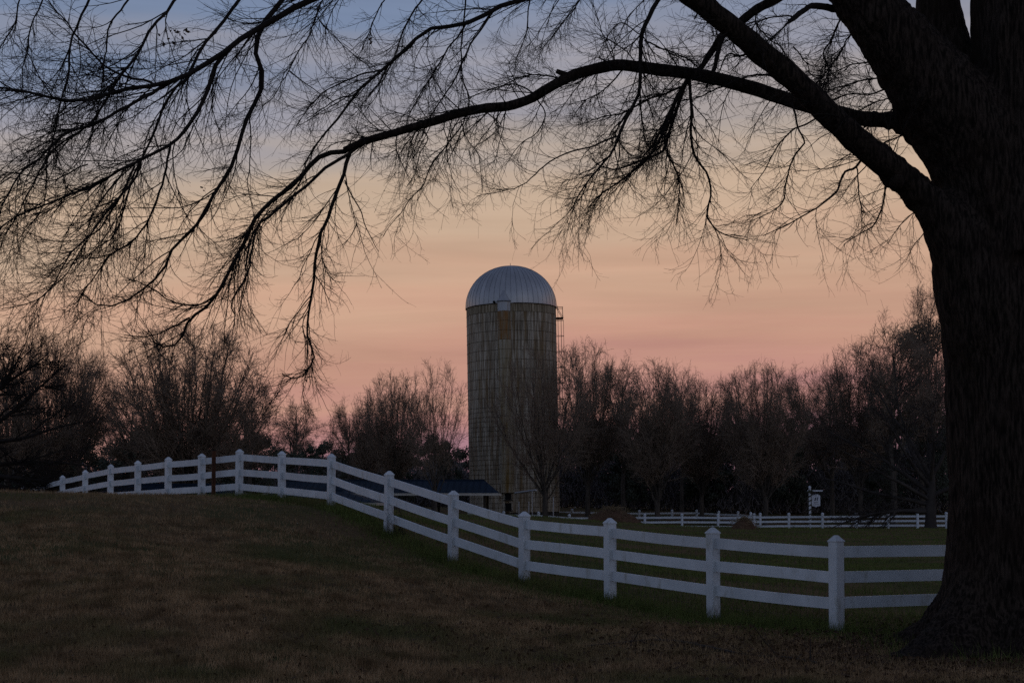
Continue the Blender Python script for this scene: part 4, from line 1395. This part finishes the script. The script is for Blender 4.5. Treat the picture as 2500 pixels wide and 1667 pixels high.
for i in range(nv):
    x_, y_, z_ = co[i]
    a = math.atan2(y_ - tb.y, x_ - tb.x)
    q = abs(mnoise.noise(Vector((x_ * 8, y_ * 8, z_ * 1.1)))) * 0.060 - abs(mnoise.noise(Vector((x_ * 17 + 5, y_ * 17, z_ * 2.6)))) * 0.034 - 0.01
    q += mnoise.noise(Vector((x_ * 2.2, y_ * 2.2, z_ * 1.1 + 7))) * 0.035
    co[i] += no[i] * q
co -= TO
tme.vertices.foreach_set('co', co.ravel().astype(np.float32))
for p in tme.polygons:
    p.use_smooth = True
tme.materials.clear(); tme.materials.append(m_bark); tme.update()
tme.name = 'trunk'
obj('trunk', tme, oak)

c1 = lambda x, y: (x / 2.778, y / 2.778)
c2 = lambda x, y: (x / 2.778 + 752.6, y / 2.778)
c3 = lambda x, y: (x / 2.778 + 1505.2, y / 2.778)
c4 = lambda x, y: (x / 2.778, y / 2.778 + 470.4)
def C(f, *pts):
    return [f(*p) for p in pts]
# (points in display pixels, start diameter px, end diameter px, depth start, depth end, twig weight)
LIMBS = [
    # low limb rising to the top edge, then over the frame
    ([(2150, 480), (2099, 432), (2052, 389), (1991, 342), (1919, 277), (1865, 223), (1815, 175), (1757, 130), (1692, 72), (1631, 25), (1560, -25), (1430, -90), (1240, -170), (1000, -215), (800, -200)], 68, 20, TY - .3, TY - 2.6, 1.0),
    # the long arching limb
    ([(2090, 285), (2034, 276), (1991, 274), (1937, 263), (1865, 246), (1811, 230), (1757, 212), (1685, 191), (1595, 171), (1505, 160), (1420, 150), (1350, 163), (1290, 185), (1240, 215), (1190, 240), (1130, 247), (1070, 256), (1010, 275), (950, 292), (890, 310), (845, 322), (790, 345)], 37, 14, TY + .25, TY - .6, 1.0),
    # its fan of drooping ends
    (C(c1, (2330, 885), (2200, 965), (2050, 1000), (1950, 1085), (1800, 1220), (1650, 1370), (1560, 1540)) + C(c4, (1540, 260), (1460, 440), (1390, 560), (1280, 680), (1210, 720), (1160, 860), (1070, 910), (960, 870)), 13, 3.5, TY - .5, TY - .9, 1.0),
    (C(c1, (2352, 890), (2230, 980), (2190, 1130), (2140, 1250), (2080, 1450)) + C(c4, (2060, 140), (2020, 330), (2000, 500), (1980, 680), (1960, 820), (2010, 950), (1980, 1030), (1900, 1110), (1800, 1080)), 10, 2.2, TY - .6, TY - .3, 1.1),
    (C(c1, (2230, 980), (2100, 1050), (1980, 1150), (1870, 1250), (1700, 1400)) + C(c4, (1640, 130), (1600, 300), (1585, 440), (1470, 620), (1500, 720), (1480, 830)), 8, 2.0, TY - .6, TY - 1.2, 1.0),
    (C(c4, (1390, 560), (1260, 640), (1080, 610), (980, 540), (860, 480)), 5, 1.8, TY - .9, TY - 1.3, 1.0),
    (C(c4, (1210, 720), (1060, 800), (930, 840), (800, 830)), 4.5, 1.6, TY - .9, TY - .8, 0.9),
    (C(c1, (2200, 1150), (2240, 1240), (2300, 1340), (2330, 1440)) + [(860, 560), (870, 578)], 3.5, 1.2, TY - .6, TY - .6, 0.15),
    # heavy branch entering at the top left
    ([(1000, -215), (860, -70), (735, -6)] + C(c1, (1870, 50), (1700, 150), (1580, 225), (1450, 325), (1290, 420), (1130, 500), (990, 552), (850, 560), (700, 600), (560, 635), (390, 640), (210, 590), (60, 560), (-120, 540)), 20, 3.5, TY - 2.8, TY - 3.3, 1.0),
    (C(c1, (1900, -130), (1790, 0), (1710, 110), (1660, 210), (1625, 290), (1640, 350), (1675, 470), (1660, 570), (1590, 720), (1540, 900), (1490, 1060), (1390, 1210), (1290, 1380), (1220, 1480)) + C(c4, (1110, 260), (1050, 400), (960, 490), (800, 600), (640, 640), (520, 560)), 13, 2.2, TY - 2.5, TY - 2.2, 0.75),
    (C(c1, (1470, 310), (1380, 430), (1340, 560), (1270, 700), (1180, 820), (1090, 910), (950, 990), (860, 1050), (700, 1130), (540, 1210), (330, 1290), (100, 1380), (-60, 1480)), 11, 2.4, TY - 2.9, TY - 3.6, 1.0),
    (C(c1, (1130, 500), (1000, 590), (820, 680), (690, 750), (520, 810), (400, 870), (250, 1000), (120, 1110), (20, 1300), (-60, 1480)), 9, 2.4, TY - 3, TY - 3.8, 1.0),
    (C(c1, (1090, 910), (1060, 1080), (1030, 1200), (960, 1380), (860, 1520)) + C(c4, (700, 330), (560, 520), (480, 640), (500, 720)), 6, 1.8, TY - 3.2, TY - 2.8, 1.0),
    (C(c1, (900, 1020), (830, 1170), (700, 1330), (560, 1520)) + C(c4, (470, 300), (300, 560), (150, 640), (0, 660)), 6, 1.8, TY - 3.2, TY - 3.8, 1.0),
    (C(c1, (860, 1060), (760, 1260), (640, 1450)) + C(c4, (560, 200), (440, 420), (260, 590), (220, 680)), 5, 1.6, TY - 3.2, TY - 3.4, 1.0),
    (C(c1, (1640, -140), (1530, 0), (1390, 170), (1280, 320), (1200, 470), (1090, 600), (1010, 770), (940, 930), (860, 1100), (800, 1300), (740, 1500)) + C(c4, (640, 240), (500, 400)), 9, 2, TY - 2.4, TY - 2.9, 0.9),
    (C(c1, (1260, -160), (1130, 0), (1060, 90), (950, 200), (900, 300), (830, 420), (730, 560), (640, 700), (560, 800), (400, 920), (250, 1100), (150, 1300), (60, 1480)), 8, 2, TY - 2.6, TY - 3.4, 1.0),
    (C(c1, (640, -160), (560, 0), (480, 160), (440, 300), (435, 450), (390, 600), (350, 780), (310, 1000), (290, 1200), (220, 1400), (120, 1560)), 6.5, 1.8, TY - 2.2, TY - 2.6, 0.9),
    (C(c1, (330, -140), (265, 0), (210, 160), (170, 320), (145, 480), (150, 620)), 4.5, 1.5, TY - 2, TY - 2.2, 0.9),
    (C(c1, (180, -140), (125, 0), (100, 130), (30, 260), (-40, 400), (-80, 600)), 4.5, 1.8, TY - 2, TY - 2.2, 0.9),
    (C(c1, (990, 545), (930, 510), (800, 490), (680, 430), (570, 320), (470, 210), (400, 120), (300, 0), (260, -90)), 6, 2, TY - 3.1, TY - 2.6, 0.8),
    (C(c1, (900, -140), (825, 0), (720, 120), (680, 250), (660, 450), (640, 640), (600, 800)), 5.5, 1.6, TY - 2.3, TY - 2.6, 0.9),
    (C(c1, (2120, -140), (2060, 0), (2000, 170), (1930, 300), (1840, 450), (1740, 620), (1650, 700)), 4.2, 1.4, TY - 1.5, TY - 1.7, 0.9),
    (C(c1, (1840, 450), (1960, 540), (2080, 620), (2160, 670)), 3.0, 1.2, TY - 1.6, TY - 1.3, 0.7),
    (C(c1, (1590, 720), (1600, 920), (1590, 1100), (1580, 1190), (1620, 1380)), 3.4, 1.2, TY - 2.3, TY - 2.1, 0.5),
    (C(c1, (560, 1050), (330, 1150), (130, 1110), (-40, 1120)), 4, 1.6, TY - 3.3, TY - 3.6, 0.9),
    # branch entering at the top centre
    ([(1560, -180), (1400, -90), (1290, -30)] + C(c2, (1230, 0), (1080, 50), (920, 140), (700, 170), (600, 210), (500, 310), (350, 440), (230, 540), (120, 680), (60, 760), (-60, 900), (-150, 1050)), 16, 3, TY + .3, TY - .6, 1.0),
    (C(c2, (880, -120), (880, 0), (870, 170), (850, 330), (860, 500), (900, 620), (888, 700), (860, 800), (900, 900), (960, 980), (980, 1120), (990, 1220)), 4.2, 1.4, TY + 1.2, TY + 1.0, 0.35),
    (C(c2, (860, 790), (780, 900), (680, 1020), (600, 1180), (500, 1310), (430, 1400), (350, 1500)), 3.6, 1.2, TY + 1.0, TY + .8, 0.5),
    (C(c2, (1060, 70), (930, 250), (870, 380), (780, 560), (640, 760), (520, 900), (440, 1000)), 5, 1.6, TY + .1, TY - .2, 1.0),
    (C(c2, (900, 130), (760, 330), (640, 520), (540, 700), (480, 830)), 4.5, 1.4, TY, TY - .3, 1.0),
    (C(c2, (640, -60), (560, 60), (480, 200), (420, 380), (330, 560), (260, 700)), 4.5, 1.4, TY + .6, TY + .3, 1.0),
    (C(c2, (420, -80), (330, 60), (260, 220), (180, 400)), 3.6, 1.2, TY + .6, TY + .4, 1.0),
    (C(c2, (1300, -60), (1280, 60), (1270, 200), (1210, 360), (1190, 480)), 3.6, 1.2, TY + .8, TY + .6, 0.9),
    (C(c2, (350, 445), (200, 480), (60, 540), (-80, 640), (-200, 800)), 4.5, 1.5, TY - .3, TY - .5, 1.0),
    (C(c2, (230, 545), (160, 610), (80, 620), (-40, 700), (-140, 760)), 4, 1.4, TY - .4, TY - .6, 1.0),
    (C(c2, (1650, -60), (1560, 60), (1470, 190), (1380, 300)), 3, 1.1, TY + .8, TY + .9, 2.2),
    # the crown above the frame: leaders, and the limbs that carry the drooping branches
    ([(1905, -110), (1800, -220), (1640, -340), (1430, -450), (1180, -540), (900, -560)], 104, 24, TY - .45, TY - 1.6, 0.5),
    ([(2153, -60), (2140, -240), (2080, -480), (1990, -760), (1900, -980)], 94, 22, TY + .45, TY + 1.4, 0.5),
    ([(2348, -130), (2370, -380), (2430, -680), (2470, -980), (2480, -1250)], 200, 30, TY - .2, TY - .6, 0.5),
    ([(2360, -300), (2560, -520), (2800, -660), (3050, -700)], 90, 20.5, TY - .2, TY + .6, 0.5),
    ([(1040, -212), (900, -170), (740, -95), (590, -66), (453, -64), (324, -58), (230, -60), (119, -54), (10, -50)], 20.5, 6, TY - 2.6, TY - 2.2, 0.0),
    ([(1930, -95), (1700, -130), (1500, -90), (1346, -45), (1220, -42), (1069, -46), (983, -42), (904, -40), (780, -70)], 30, 8, TY + .2, TY + .9, 0.0),
    # limb behind the low limb, and the shaded cluster hanging below the arch
    ([(1990, -150), (1860, -60)] + C(c3, (760, 0), (690, 40), (590, 100), (450, 200), (390, 275), (290, 430), (250, 470)), 32, 11, TY + .9, TY + 1.0, 0.5),
    (C(c3, (300, 415), (190, 530), (120, 650), (60, 780), (-20, 920), (-100, 1020)), 9, 1.8, TY + .95, TY + 1.0, 1.0),
    (C(c3, (440, 205), (400, 330), (375, 450), (320, 560)), 13, 6, TY + .9, TY + .8, 0.6),
    (C(c2, (2190, -90), (2110, 0), (2050, 120), (2000, 240), (1990, 400), (1985, 600), (1920, 740), (1870, 850), (1820, 960), (1740, 1060), (1640, 1180), (1570, 1300)), 12, 2.2, TY - .2, TY - .4, 1.2),
    (C(c2, (2310, 500), (2220, 640), (2170, 760), (2100, 930), (2050, 990), (1950, 1040), (1820, 1080), (1720, 1050), (1690, 1000)), 9, 2.2, TY + .1, TY - .2, 1.2),
    (C(c2, (2290, 510), (2220, 720), (2170, 880), (2140, 970), (2040, 1020), (1900, 1130), (1760, 1230), (1660, 1330)), 8.5, 2, TY + .1, TY + .5, 1.2),
    (C(c3, (215, 478), (222, 600), (228, 720), (240, 950), (330, 1130), (355, 1250), (320, 1380), (380, 1460), (480, 1510), (600, 1520)), 8, 1.8, TY + .1, TY - .1, 1.1),
    (C(c3, (170, 560), (100, 740), (60, 930), (150, 1130), (150, 1300), (130, 1440)), 6, 1.6, TY + .1, TY + .4, 1.2),
    (C(c3, (200, 540), (60, 600), (-60, 640), (-200, 720), (-380, 760), (-480, 800)), 5.5, 1.6, TY + .2, TY + .4, 1.1),
    (C(c2, (1990, 640), (2010, 800), (2040, 930), (2120, 940)), 4.5, 1.6, TY - .3, TY - .2, 1.1),
    (C(c2, (1850, 870), (1700, 920), (1500, 990), (1380, 1070), (1250, 1180), (1120, 1220), (960, 1248)), 4.5, 1.2, TY - .4, TY - .6, 0.55),
    (C(c2, (1320, 600), (1200, 540), (1080, 560), (960, 600), (840, 640)), 4, 1.3, TY - .2, TY, 0.8),
    (C(c2, (1560, 520), (1420, 490), (1280, 480), (1150, 530), (1040, 600)), 4.5, 1.3, TY, TY + .3, 0.9),
    (C(c2, (1900, 420), (1780, 560), (1650, 640), (1560, 750)), 4, 1.3, TY, TY + .3, 0.9),
    (C(c2, (1340, 640), (1390, 740), (1330, 850), (1230, 920), (1130, 1060)), 3.2, 1.1, TY - .2, TY - .3, 0.7),
    (C(c2, (1000, 700), (1090, 800), (1030, 880), (960, 920)), 3.0, 1.0, TY - .3, TY - .4, 0.6),
    (C(c2, (560, 800), (640, 880), (590, 980), (560, 1100), (510, 1190)), 3.2, 1.1, TY - .5, TY - .6, 0.7),
    (C(c2, (440, 850), (440, 960), (500, 1100), (540, 1150)), 3, 1.1, TY - .5, TY - .7, 0.6),
    # twigs hanging from the low limb
    (C(c3, (1330, 1000), (1280, 1070), (1200, 1110), (1160, 1220), (1050, 1310), (950, 1370), (830, 1440), (690, 1500)), 6, 1.4, TY - .5, TY - .7, 0.9),
    (C(c3, (1475, 1130), (1460, 1250), (1440, 1340), (1390, 1440), (1310, 1490), (1200, 1560)), 5, 1.4, TY - .4, TY - .5, 0.9),
    (C(c3, (1285, 1070), (1300, 1250), (1320, 1400), (1300, 1540)), 3.6, 1.2, TY - .5, TY - .3, 0.9),
    (C(c3, (870, 660), (920, 830), (950, 910), (890, 990), (840, 1130), (810, 1290), (690, 1380), (560, 1430)), 5, 1.3, TY - .3, TY - .5, 1.0),
    (C(c3, (1020, 760), (960, 800), (880, 830), (780, 930), (700, 1080), (610, 1200)), 4.5, 1.3, TY - .4, TY - .6, 1.0),
    (C(c3, (1690, 830), (1560, 870), (1450, 920), (1380, 1010), (1260, 1160), (1160, 1300)), 4, 1.3, TY + .3, TY + .6, 0.9),
    (C(c3, (1820, 1280), (1690, 1330), (1600, 1400), (1530, 1480), (1480, 1560)), 3.4, 1.2, TY + .5, TY + .8, 0.9),
    (C(c3, (1880, 1380), (1760, 1430), (1700, 1510), (1640, 1580), (1600, 1660)), 3.4, 1.2, TY + .8, TY + 1.0, 0.9),
    # broken limb at the top right and the twigs around it
    (C(c3, (1160, 60), (1090, 50), (1000, 40), (930, 80), (870, 130), (850, 135)), 17, 11, TY - .2, TY - .6, 0.5),
    (C(c3, (880, 110), (820, 105), (700, 120), (580, 155), (420, 200)), 4, 1.5, TY - .5, TY - .8, 2.2),
    (C(c3, (870, 130), (800, 190), (720, 260), (640, 300)), 4, 1.5, TY - .5, TY - .6, 2.2),
    (C(c3, (1260, 60), (1180, 130), (1130, 250), (1070, 340), (1120, 470), (1040, 600)), 5, 1.5, TY + 1, TY + 1.4, 2.2),
    (C(c3, (1330, 180), (1230, 240), (1190, 320), (1100, 450), (1020, 540)), 4.5, 1.5, TY + 1, TY + 1.4, 2.2),
    (C(c3, (1560, 470), (1420, 500), (1280, 520), (1160, 560), (1040, 600), (960, 560)), 4.5, 1.5, TY + 1.2, TY + 1.5, 2.2),
    (C(c3, (1600, 600), (1450, 640), (1330, 690), (1240, 740), (1200, 860)), 4, 1.4, TY + 1.2, TY + 1.5, 2.2),
    (C(c3, (1500, 560), (1380, 600), (1240, 600), (1120, 640), (1060, 600)), 4.5, 1.4, TY + 1.0, TY + 1.6, 1.8),
    (C(c3, (1480, 420), (1360, 400), (1240, 420), (1130, 470), (1040, 490)), 4.5, 1.4, TY + 1.0, TY + 1.7, 1.8),
    (C(c3, (1560, 660), (1440, 760), (1330, 820), (1260, 900)), 4, 1.4, TY + 1.0, TY + 1.5, 1.4),
    (C(c3, (700, 20), (640, 120), (700, 230), (800, 300), (860, 400)), 4, 1.4, TY + 1.0, TY + 1.3, 1.4),
    (C(c3, (560, 190), (500, 280), (540, 380), (480, 460)), 4, 1.4, TY + .6, TY + .9, 1.4),
    (C(c3, (880, 300), (960, 400), (1000, 480), (1100, 520)), 3.5, 1.2, TY + .6, TY + .9, 1.4),
    (C(c3, (250, 120), (300, 60), (380, 180), (400, 260)), 3.6, 1.4, TY + .8, TY + .9, 2.2),
    (C(c3, (0, 300), (120, 340), (240, 400), (280, 440)), 3.6, 2, TY + .9, TY + 1, 2.2),
    (C(c2, (2020, 260), (2150, 320), (2260, 380), (2352, 390)), 4, 1.6, TY - .1, TY + .3, 0.9),
    (C(c2, (2010, 230), (1940, 190), (1850, 150), (1700, 380)), 3, 1.2, TY - .1, TY, 0.8),
    (C(c3, (860, 540), (700, 480), (560, 500), (420, 560), (280, 620), (120, 650)), 6, 1.8, TY - .2, TY - .4, 0.8),
    (C(c3, (620, 330), (540, 360), (460, 350), (400, 480)), 6, 1.8, TY - .6, TY - .4, 0.7),
]
SK = 26
SP, SRr, SW, SL = [], [], [], []
lrg = np.random.default_rng(99)
for li, (pts, d0_, d1_, y0, y1, wgt) in enumerate(LIMBS):
    w3 = np.array(dl(pts, y0, y1))
    s = spline(w3, SK)
    ln = np.linalg.norm(np.diff(s, axis=0), axis=1).sum()
    # small natural crookedness, mostly in depth
    j = lrg.normal(size=(SK, 3)) * np.array([0.008, 0.05, 0.008]) * min(1.0, ln / 2)
    j[0] = 0
    j[1:-1] = (j[:-2] + j[1:-1] + j[2:]) / 3
    if li > 1:
        s = s + j
    m_px = s[:, 1] / (FPX * 2352 / W)
    u = np.linspace(0, 1, SK)
    r = 0.5 * (d0_ * (1 - u) ** 0.8 + d1_ * (1 - (1 - u) ** 0.8)) * m_px
    r = r * (1 + lrg.normal(size=SK) * 0.03)
    SP.append(s); SRr.append(r); SW.append(wgt); SL.append(ln)
    if d0_ > 20:
        K2 = 90
        uu = np.linspace(0, SK - 1, K2)
        s2 = np.stack([np.interp(uu, np.arange(SK), s[:, q]) for q in range(3)], 1)
        s2 = spline(s, K2)
        r2_ = np.interp(uu, np.arange(SK), r)
        r2_ = r2_ * (1 + np.array([0.06 * mnoise.noise(Vector((t * 0.35, li, 0))) for t in range(K2)]))
        v_, f_ = tubes(s2[None], r2_[None], 14)
        d_ = np.array([mnoise.noise(Vector(q * 9)) for q in v_])[:, None]
        ctr = np.repeat(s2, 14, axis=0)
        v_ = ctr + (v_ - ctr) * (1 + 0.10 * d_)
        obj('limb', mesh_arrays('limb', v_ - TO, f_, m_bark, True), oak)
    else:
        v_, f_ = tubes(s[None], r[None], 6)
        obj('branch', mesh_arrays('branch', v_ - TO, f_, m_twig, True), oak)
SP, SRr, SW, SL = np.array(SP), np.array(SRr), np.array(SW), np.array(SL)
# stubs and knots on the two great limbs
for li, t, dv in ((0, 0.20, (-0.1, -0.1, 0.10)), (1, 0.19, (-.02, -.05, -.10)), (1, 0.62, (-.12, -.03, 0.04)), (0, 0.10, (-.05, -.1, -.10))):
    c = SP[li][int(t * (SK - 1))]
    r_ = SRr[li][int(t * (SK - 1))]
    MB().tube([tuple(c - TO), tuple(c - TO + np.array(dv) * (1 + 5 * r_))], [r_ * 0.7, r_ * 0.45], 8).build('branch_stub', m_bark, oak, True)

# side branches and twigs grown off the traced limbs
tw_parts = []
isb = np.array([i for i in range(len(LIMBS)) if LIMBS[i][1] <= 20])
w_b = SW[isb] * SL[isb]
lg = np.random.default_rng(202)
def wgrow(P_, R_, wts, n, **kw):
    """grow with a given weight per parent"""
    idx = lg.choice(len(P_), n, p=wts / wts.sum())
    uq, ct_ = np.unique(idx, return_counts=True)
    oP, oR, oI = [], [], []
    for u_, c_ in zip(uq, ct_):
        a_, b_ = grow(lg, P_[u_:u_ + 1], R_[u_:u_ + 1], c_, **kw)
        oP.append(a_); oR.append(b_); oI += [u_] * c_
    return np.concatenate(oP), np.concatenate(oR), np.array(oI)
MPX = TY / (FPX * 2352 / W)
l2p, l2r, l2i = wgrow(SP[isb], SRr[isb], w_b, 820, tr=(0.14, 1.0), ang=(0.22, 0.75), lenf=lambda L, t, n: np.minimum(L * 0.50, 1.6) * lg.uniform(0.35, 1.0, n) * (1.15 - 0.55 * t),
                      K=10, trop=(-0.006, 0, -0.028), jit=0.10, bend=0.06, rr=0.5, rcap=0.0068, rtip=0.0019)
# a little fringe on the arch and on the low limb themselves
a2p, a2r = grow(lg, SP[1:2], SRr[1:2], 70, (0.28, 0.97), (0.6, 1.3), lambda L, t, n: lg.uniform(0.35, 1.05, n), 10, trop=(-0.02, 0, -0.02), jit=0.08, bend=0.09, rr=0.2, rcap=0.007, rtip=0.0022)
a3p, a3r = grow(lg, SP[0:1], SRr[0:1], 40, (0.06, 0.55), (0.6, 1.3), lambda L, t, n: lg.uniform(0.3, 1.0, n), 10, trop=(-0.02, 0, -0.03), jit=0.08, bend=0.09, rr=0.2, rcap=0.007, rtip=0.0022)
up_i = np.array([i for i in range(len(LIMBS)) if LIMBS[i][1] > 20 and LIMBS[i][5] == 0.5 and LIMBS[i][0][-1][1] < -400])
a4p, a4r = grow(lg, SP[up_i], SRr[up_i], 90, (0.25, 1.0), (0.4, 1.0), lambda L, t, n: lg.uniform(0.8, 2.4, n), 10, trop=(0, 0, 0.01), jit=0.09, rr=0.3, rcap=0.03, rtip=0.004, bend=0.05)
l2p, l2r = np.concatenate([l2p, a2p, a3p, a4p]), np.concatenate([l2r, a2r, a3r, a4r])
l3p, l3r = grow(lg, l2p, l2r, 7400, (0.12, 1.0), (0.3, 0.9), lambda L, t, n: lg.uniform(0.12, 0.55, n), 7, trop=(-0.004, 0, -0.010), jit=0.09, bend=0.11, rr=0.6, rcap=0.0036, rtip=0.0014)
# finer twigs also straight off the traced branches
t3p, t3r, _ = wgrow(SP[isb], SRr[isb], w_b, 1900, tr=(0.2, 1.0), ang=(0.4, 1.1), lenf=lambda L, t, n: lg.uniform(0.12, 0.6, n), K=7, trop=(-0.004, 0, -0.010), jit=0.09, bend=0.11, rr=0.5, rcap=0.0036, rtip=0.0014)
l3p, l3r = np.concatenate([l3p, t3p]), np.concatenate([l3r, t3r])
l4p, l4r = grow(lg, l3p, l3r, 44000, (0.08, 1.0), (0.4, 1.05), lambda L, t, n: lg.uniform(0.03, 0.17, n), 4, trop=(0, 0, 0.0), jit=0.10, bend=0.16, rr=0.75, rcap=0.0018, rtip=0.0009)
tv_, tf_ = cat_geo([tubes(l2p, l2r, 5), tubes(l3p, l3r, 4), tubes(l4p, l4r, 3)])
o = obj('twigs', mesh_arrays('twigs', tv_ - TO, tf_, m_twig), oak)
o['kind'] = 'stuff'
# a few dead leaves still hanging
def leaf_cluster(cx, cy, Y, n, spread, size):
    c = np.array(D(cx, cy, Y))
    q = c + lg.normal(size=(n, 3)) * spread
    u = lg.normal(size=(n, 3)) + [0, 0, -0.8]; u /= np.linalg.norm(u, axis=1, keepdims=True)
    w = np.cross(u, lg.normal(size=(n, 3))); w /= np.linalg.norm(w, axis=1, keepdims=True)
    s = lg.uniform(size * 0.6, size * 1.2, n)[:, None]
    return np.stack([q, q + u * s * .5 + w * s * .25, q + u * s, q + u * s * .5 - w * s * .25], 1).reshape(-1, 3)
lv = np.concatenate([leaf_cluster(398, 78, TY - 2.8, 18, 0.05, 0.06), leaf_cluster(852, 94, TY, 3, 0.02, 0.07), leaf_cluster(420, 70, TY - 2.8, 5, 0.08, 0.05), leaf_cluster(1418, 375, TY, 2, 0.01, 0.07),
                     leaf_cluster(700, 866, TY - .3, 3, 0.02, 0.05), leaf_cluster(286, 350, TY - 3, 4, 0.05, 0.05), leaf_cluster(470, 435, TY - 2.3, 4, 0.04, 0.05)])
o = obj('dead_leaves', mesh_arrays('dead_leaves', lv - TO, np.arange(len(lv)).reshape(-1, 4), m_litter), oak)
o['kind'] = 'stuff'

# ------------------------------------------------------------------ litter and sticks under the big tree
n = 16000
la = rng.uniform(0, 2 * math.pi, n); lr = 0.9 + np.abs(rng.normal(size=n)) * 2.3
lx_, ly_ = tb.x - 0.6 + lr * np.cos(la) * 1.5, tb.y - 0.6 + lr * np.sin(la) * 0.9
k = (ly_ > 12) & (np.hypot(lx_ - tb.x, ly_ - tb.y) > 1.0) & (lx_ < 0.4 * ly_)
lx_, ly_ = lx_[k], ly_[k]
n = len(lx_)
lz_ = hgt(lx_, ly_) + rng.uniform(0.005, 0.05, n)
c = np.stack([lx_, ly_, lz_], 1)
u = rng.normal(size=(n, 3)) * [1, 1, 0.5]; u /= np.linalg.norm(u, axis=1, keepdims=True)
w = np.cross(u, rng.normal(size=(n, 3)) * [0.4, 0.4, 1]); w /= np.linalg.norm(w, axis=1, keepdims=True)
s = rng.uniform(0.03, 0.075, n)[:, None]
v = np.stack([c - u * s * .5, c + w * s * .3, c + u * s * .5, c - w * s * .3], 1).reshape(-1, 3)
o = obj('leaf_litter', mesh_arrays('leaf_litter', v, np.arange(4 * n).reshape(-1, 4), m_litter))
tag(o, 'brown dead leaves scattered on the ground around the big trunk', 'leaves', kind='stuff')

n = 900
sx_, sy_ = scatter(n, 12.5, 26, 1.2)
dd_, ss_ = fence_dist(sx_, sy_)
kk_ = ss_ > 0
sx_, sy_ = sx_[kk_], sy_[kk_]
n = len(sx_)
c = np.stack([sx_, sy_, hgt(sx_, sy_) + rng.uniform(0.02, 0.05, n)], 1)
u = rng.normal(size=(n, 3)) * [1, 1, 0.4]; u /= np.linalg.norm(u, axis=1, keepdims=True)
w = np.cross(u, rng.normal(size=(n, 3)) * [0.4, 0.4, 1]); w /= np.linalg.norm(w, axis=1, keepdims=True)
sz_ = rng.uniform(0.025, 0.06, n)[:, None]
v = np.stack([c - u * sz_ * .5, c + w * sz_ * .3, c + u * sz_ * .5, c - w * sz_ * .3], 1).reshape(-1, 3)
o = obj('fallen_leaves', mesh_arrays('fallen_leaves', v, np.arange(4 * n).reshape(-1, 4), m_litter))
tag(o, 'few dead leaves strewn across the brown lawn', 'leaves', kind='stuff')

def stick(pts, r0, label, side, seed):
    rg = np.random.default_rng(seed)
    w3 = []
    for x_, y_ in pts:
        Y = 15.0
        for _ in range(30):
            q = D(x_, y_, Y)
            Y += (q.z - h1(q.x, q.y)) * 3.0 * 1.0
            Y = min(max(Y, 11.0), 25.0)
        q = D(x_, y_, Y)
        w3.append((q.x, q.y, h1(q.x, q.y) + 0.035))
    s = spline(np.array(w3), 22)
    root = thing('fallen_branch', label, 'branch', tuple(s[0]))
    r = np.linspace(r0, r0 * 0.35, 22)
    v_, f_ = tubes(s[None], r[None], 6)
    b2, r2_ = grow(rg, s[None], r[None], side, (0.1, 1.0), (0.5, 1.2), lambda L, t, n: rg.uniform(0.15, 0.6, n), 6, trop=(0, 0, -0.02), jit=0.12, rr=0.6, rtip=0.002)
    b2[:, :, 2] = np.maximum(b2[:, :, 2], s[:, 2].min())
    obj('stem', mesh_arrays('stem', v_ - s[0], f_, m_wood, True), root)
    v2, f2 = tubes(b2, r2_, 4)
    obj('twigs', mesh_arrays('twigs', v2 - s[0], f2, m_wood), root)['kind'] = 'stuff'
stick([(1690, 1508), (1640, 1496), (1560, 1480), (1490, 1477), (1420, 1483), (1345, 1490)], 0.022, 'long thin fallen branch lying on the lawn below the fence', 9, 61)
stick([(1880, 1530), (1800, 1516), (1735, 1512), (1680, 1505)], 0.016, 'short crooked fallen branch between the long one and the big trunk', 6, 62)
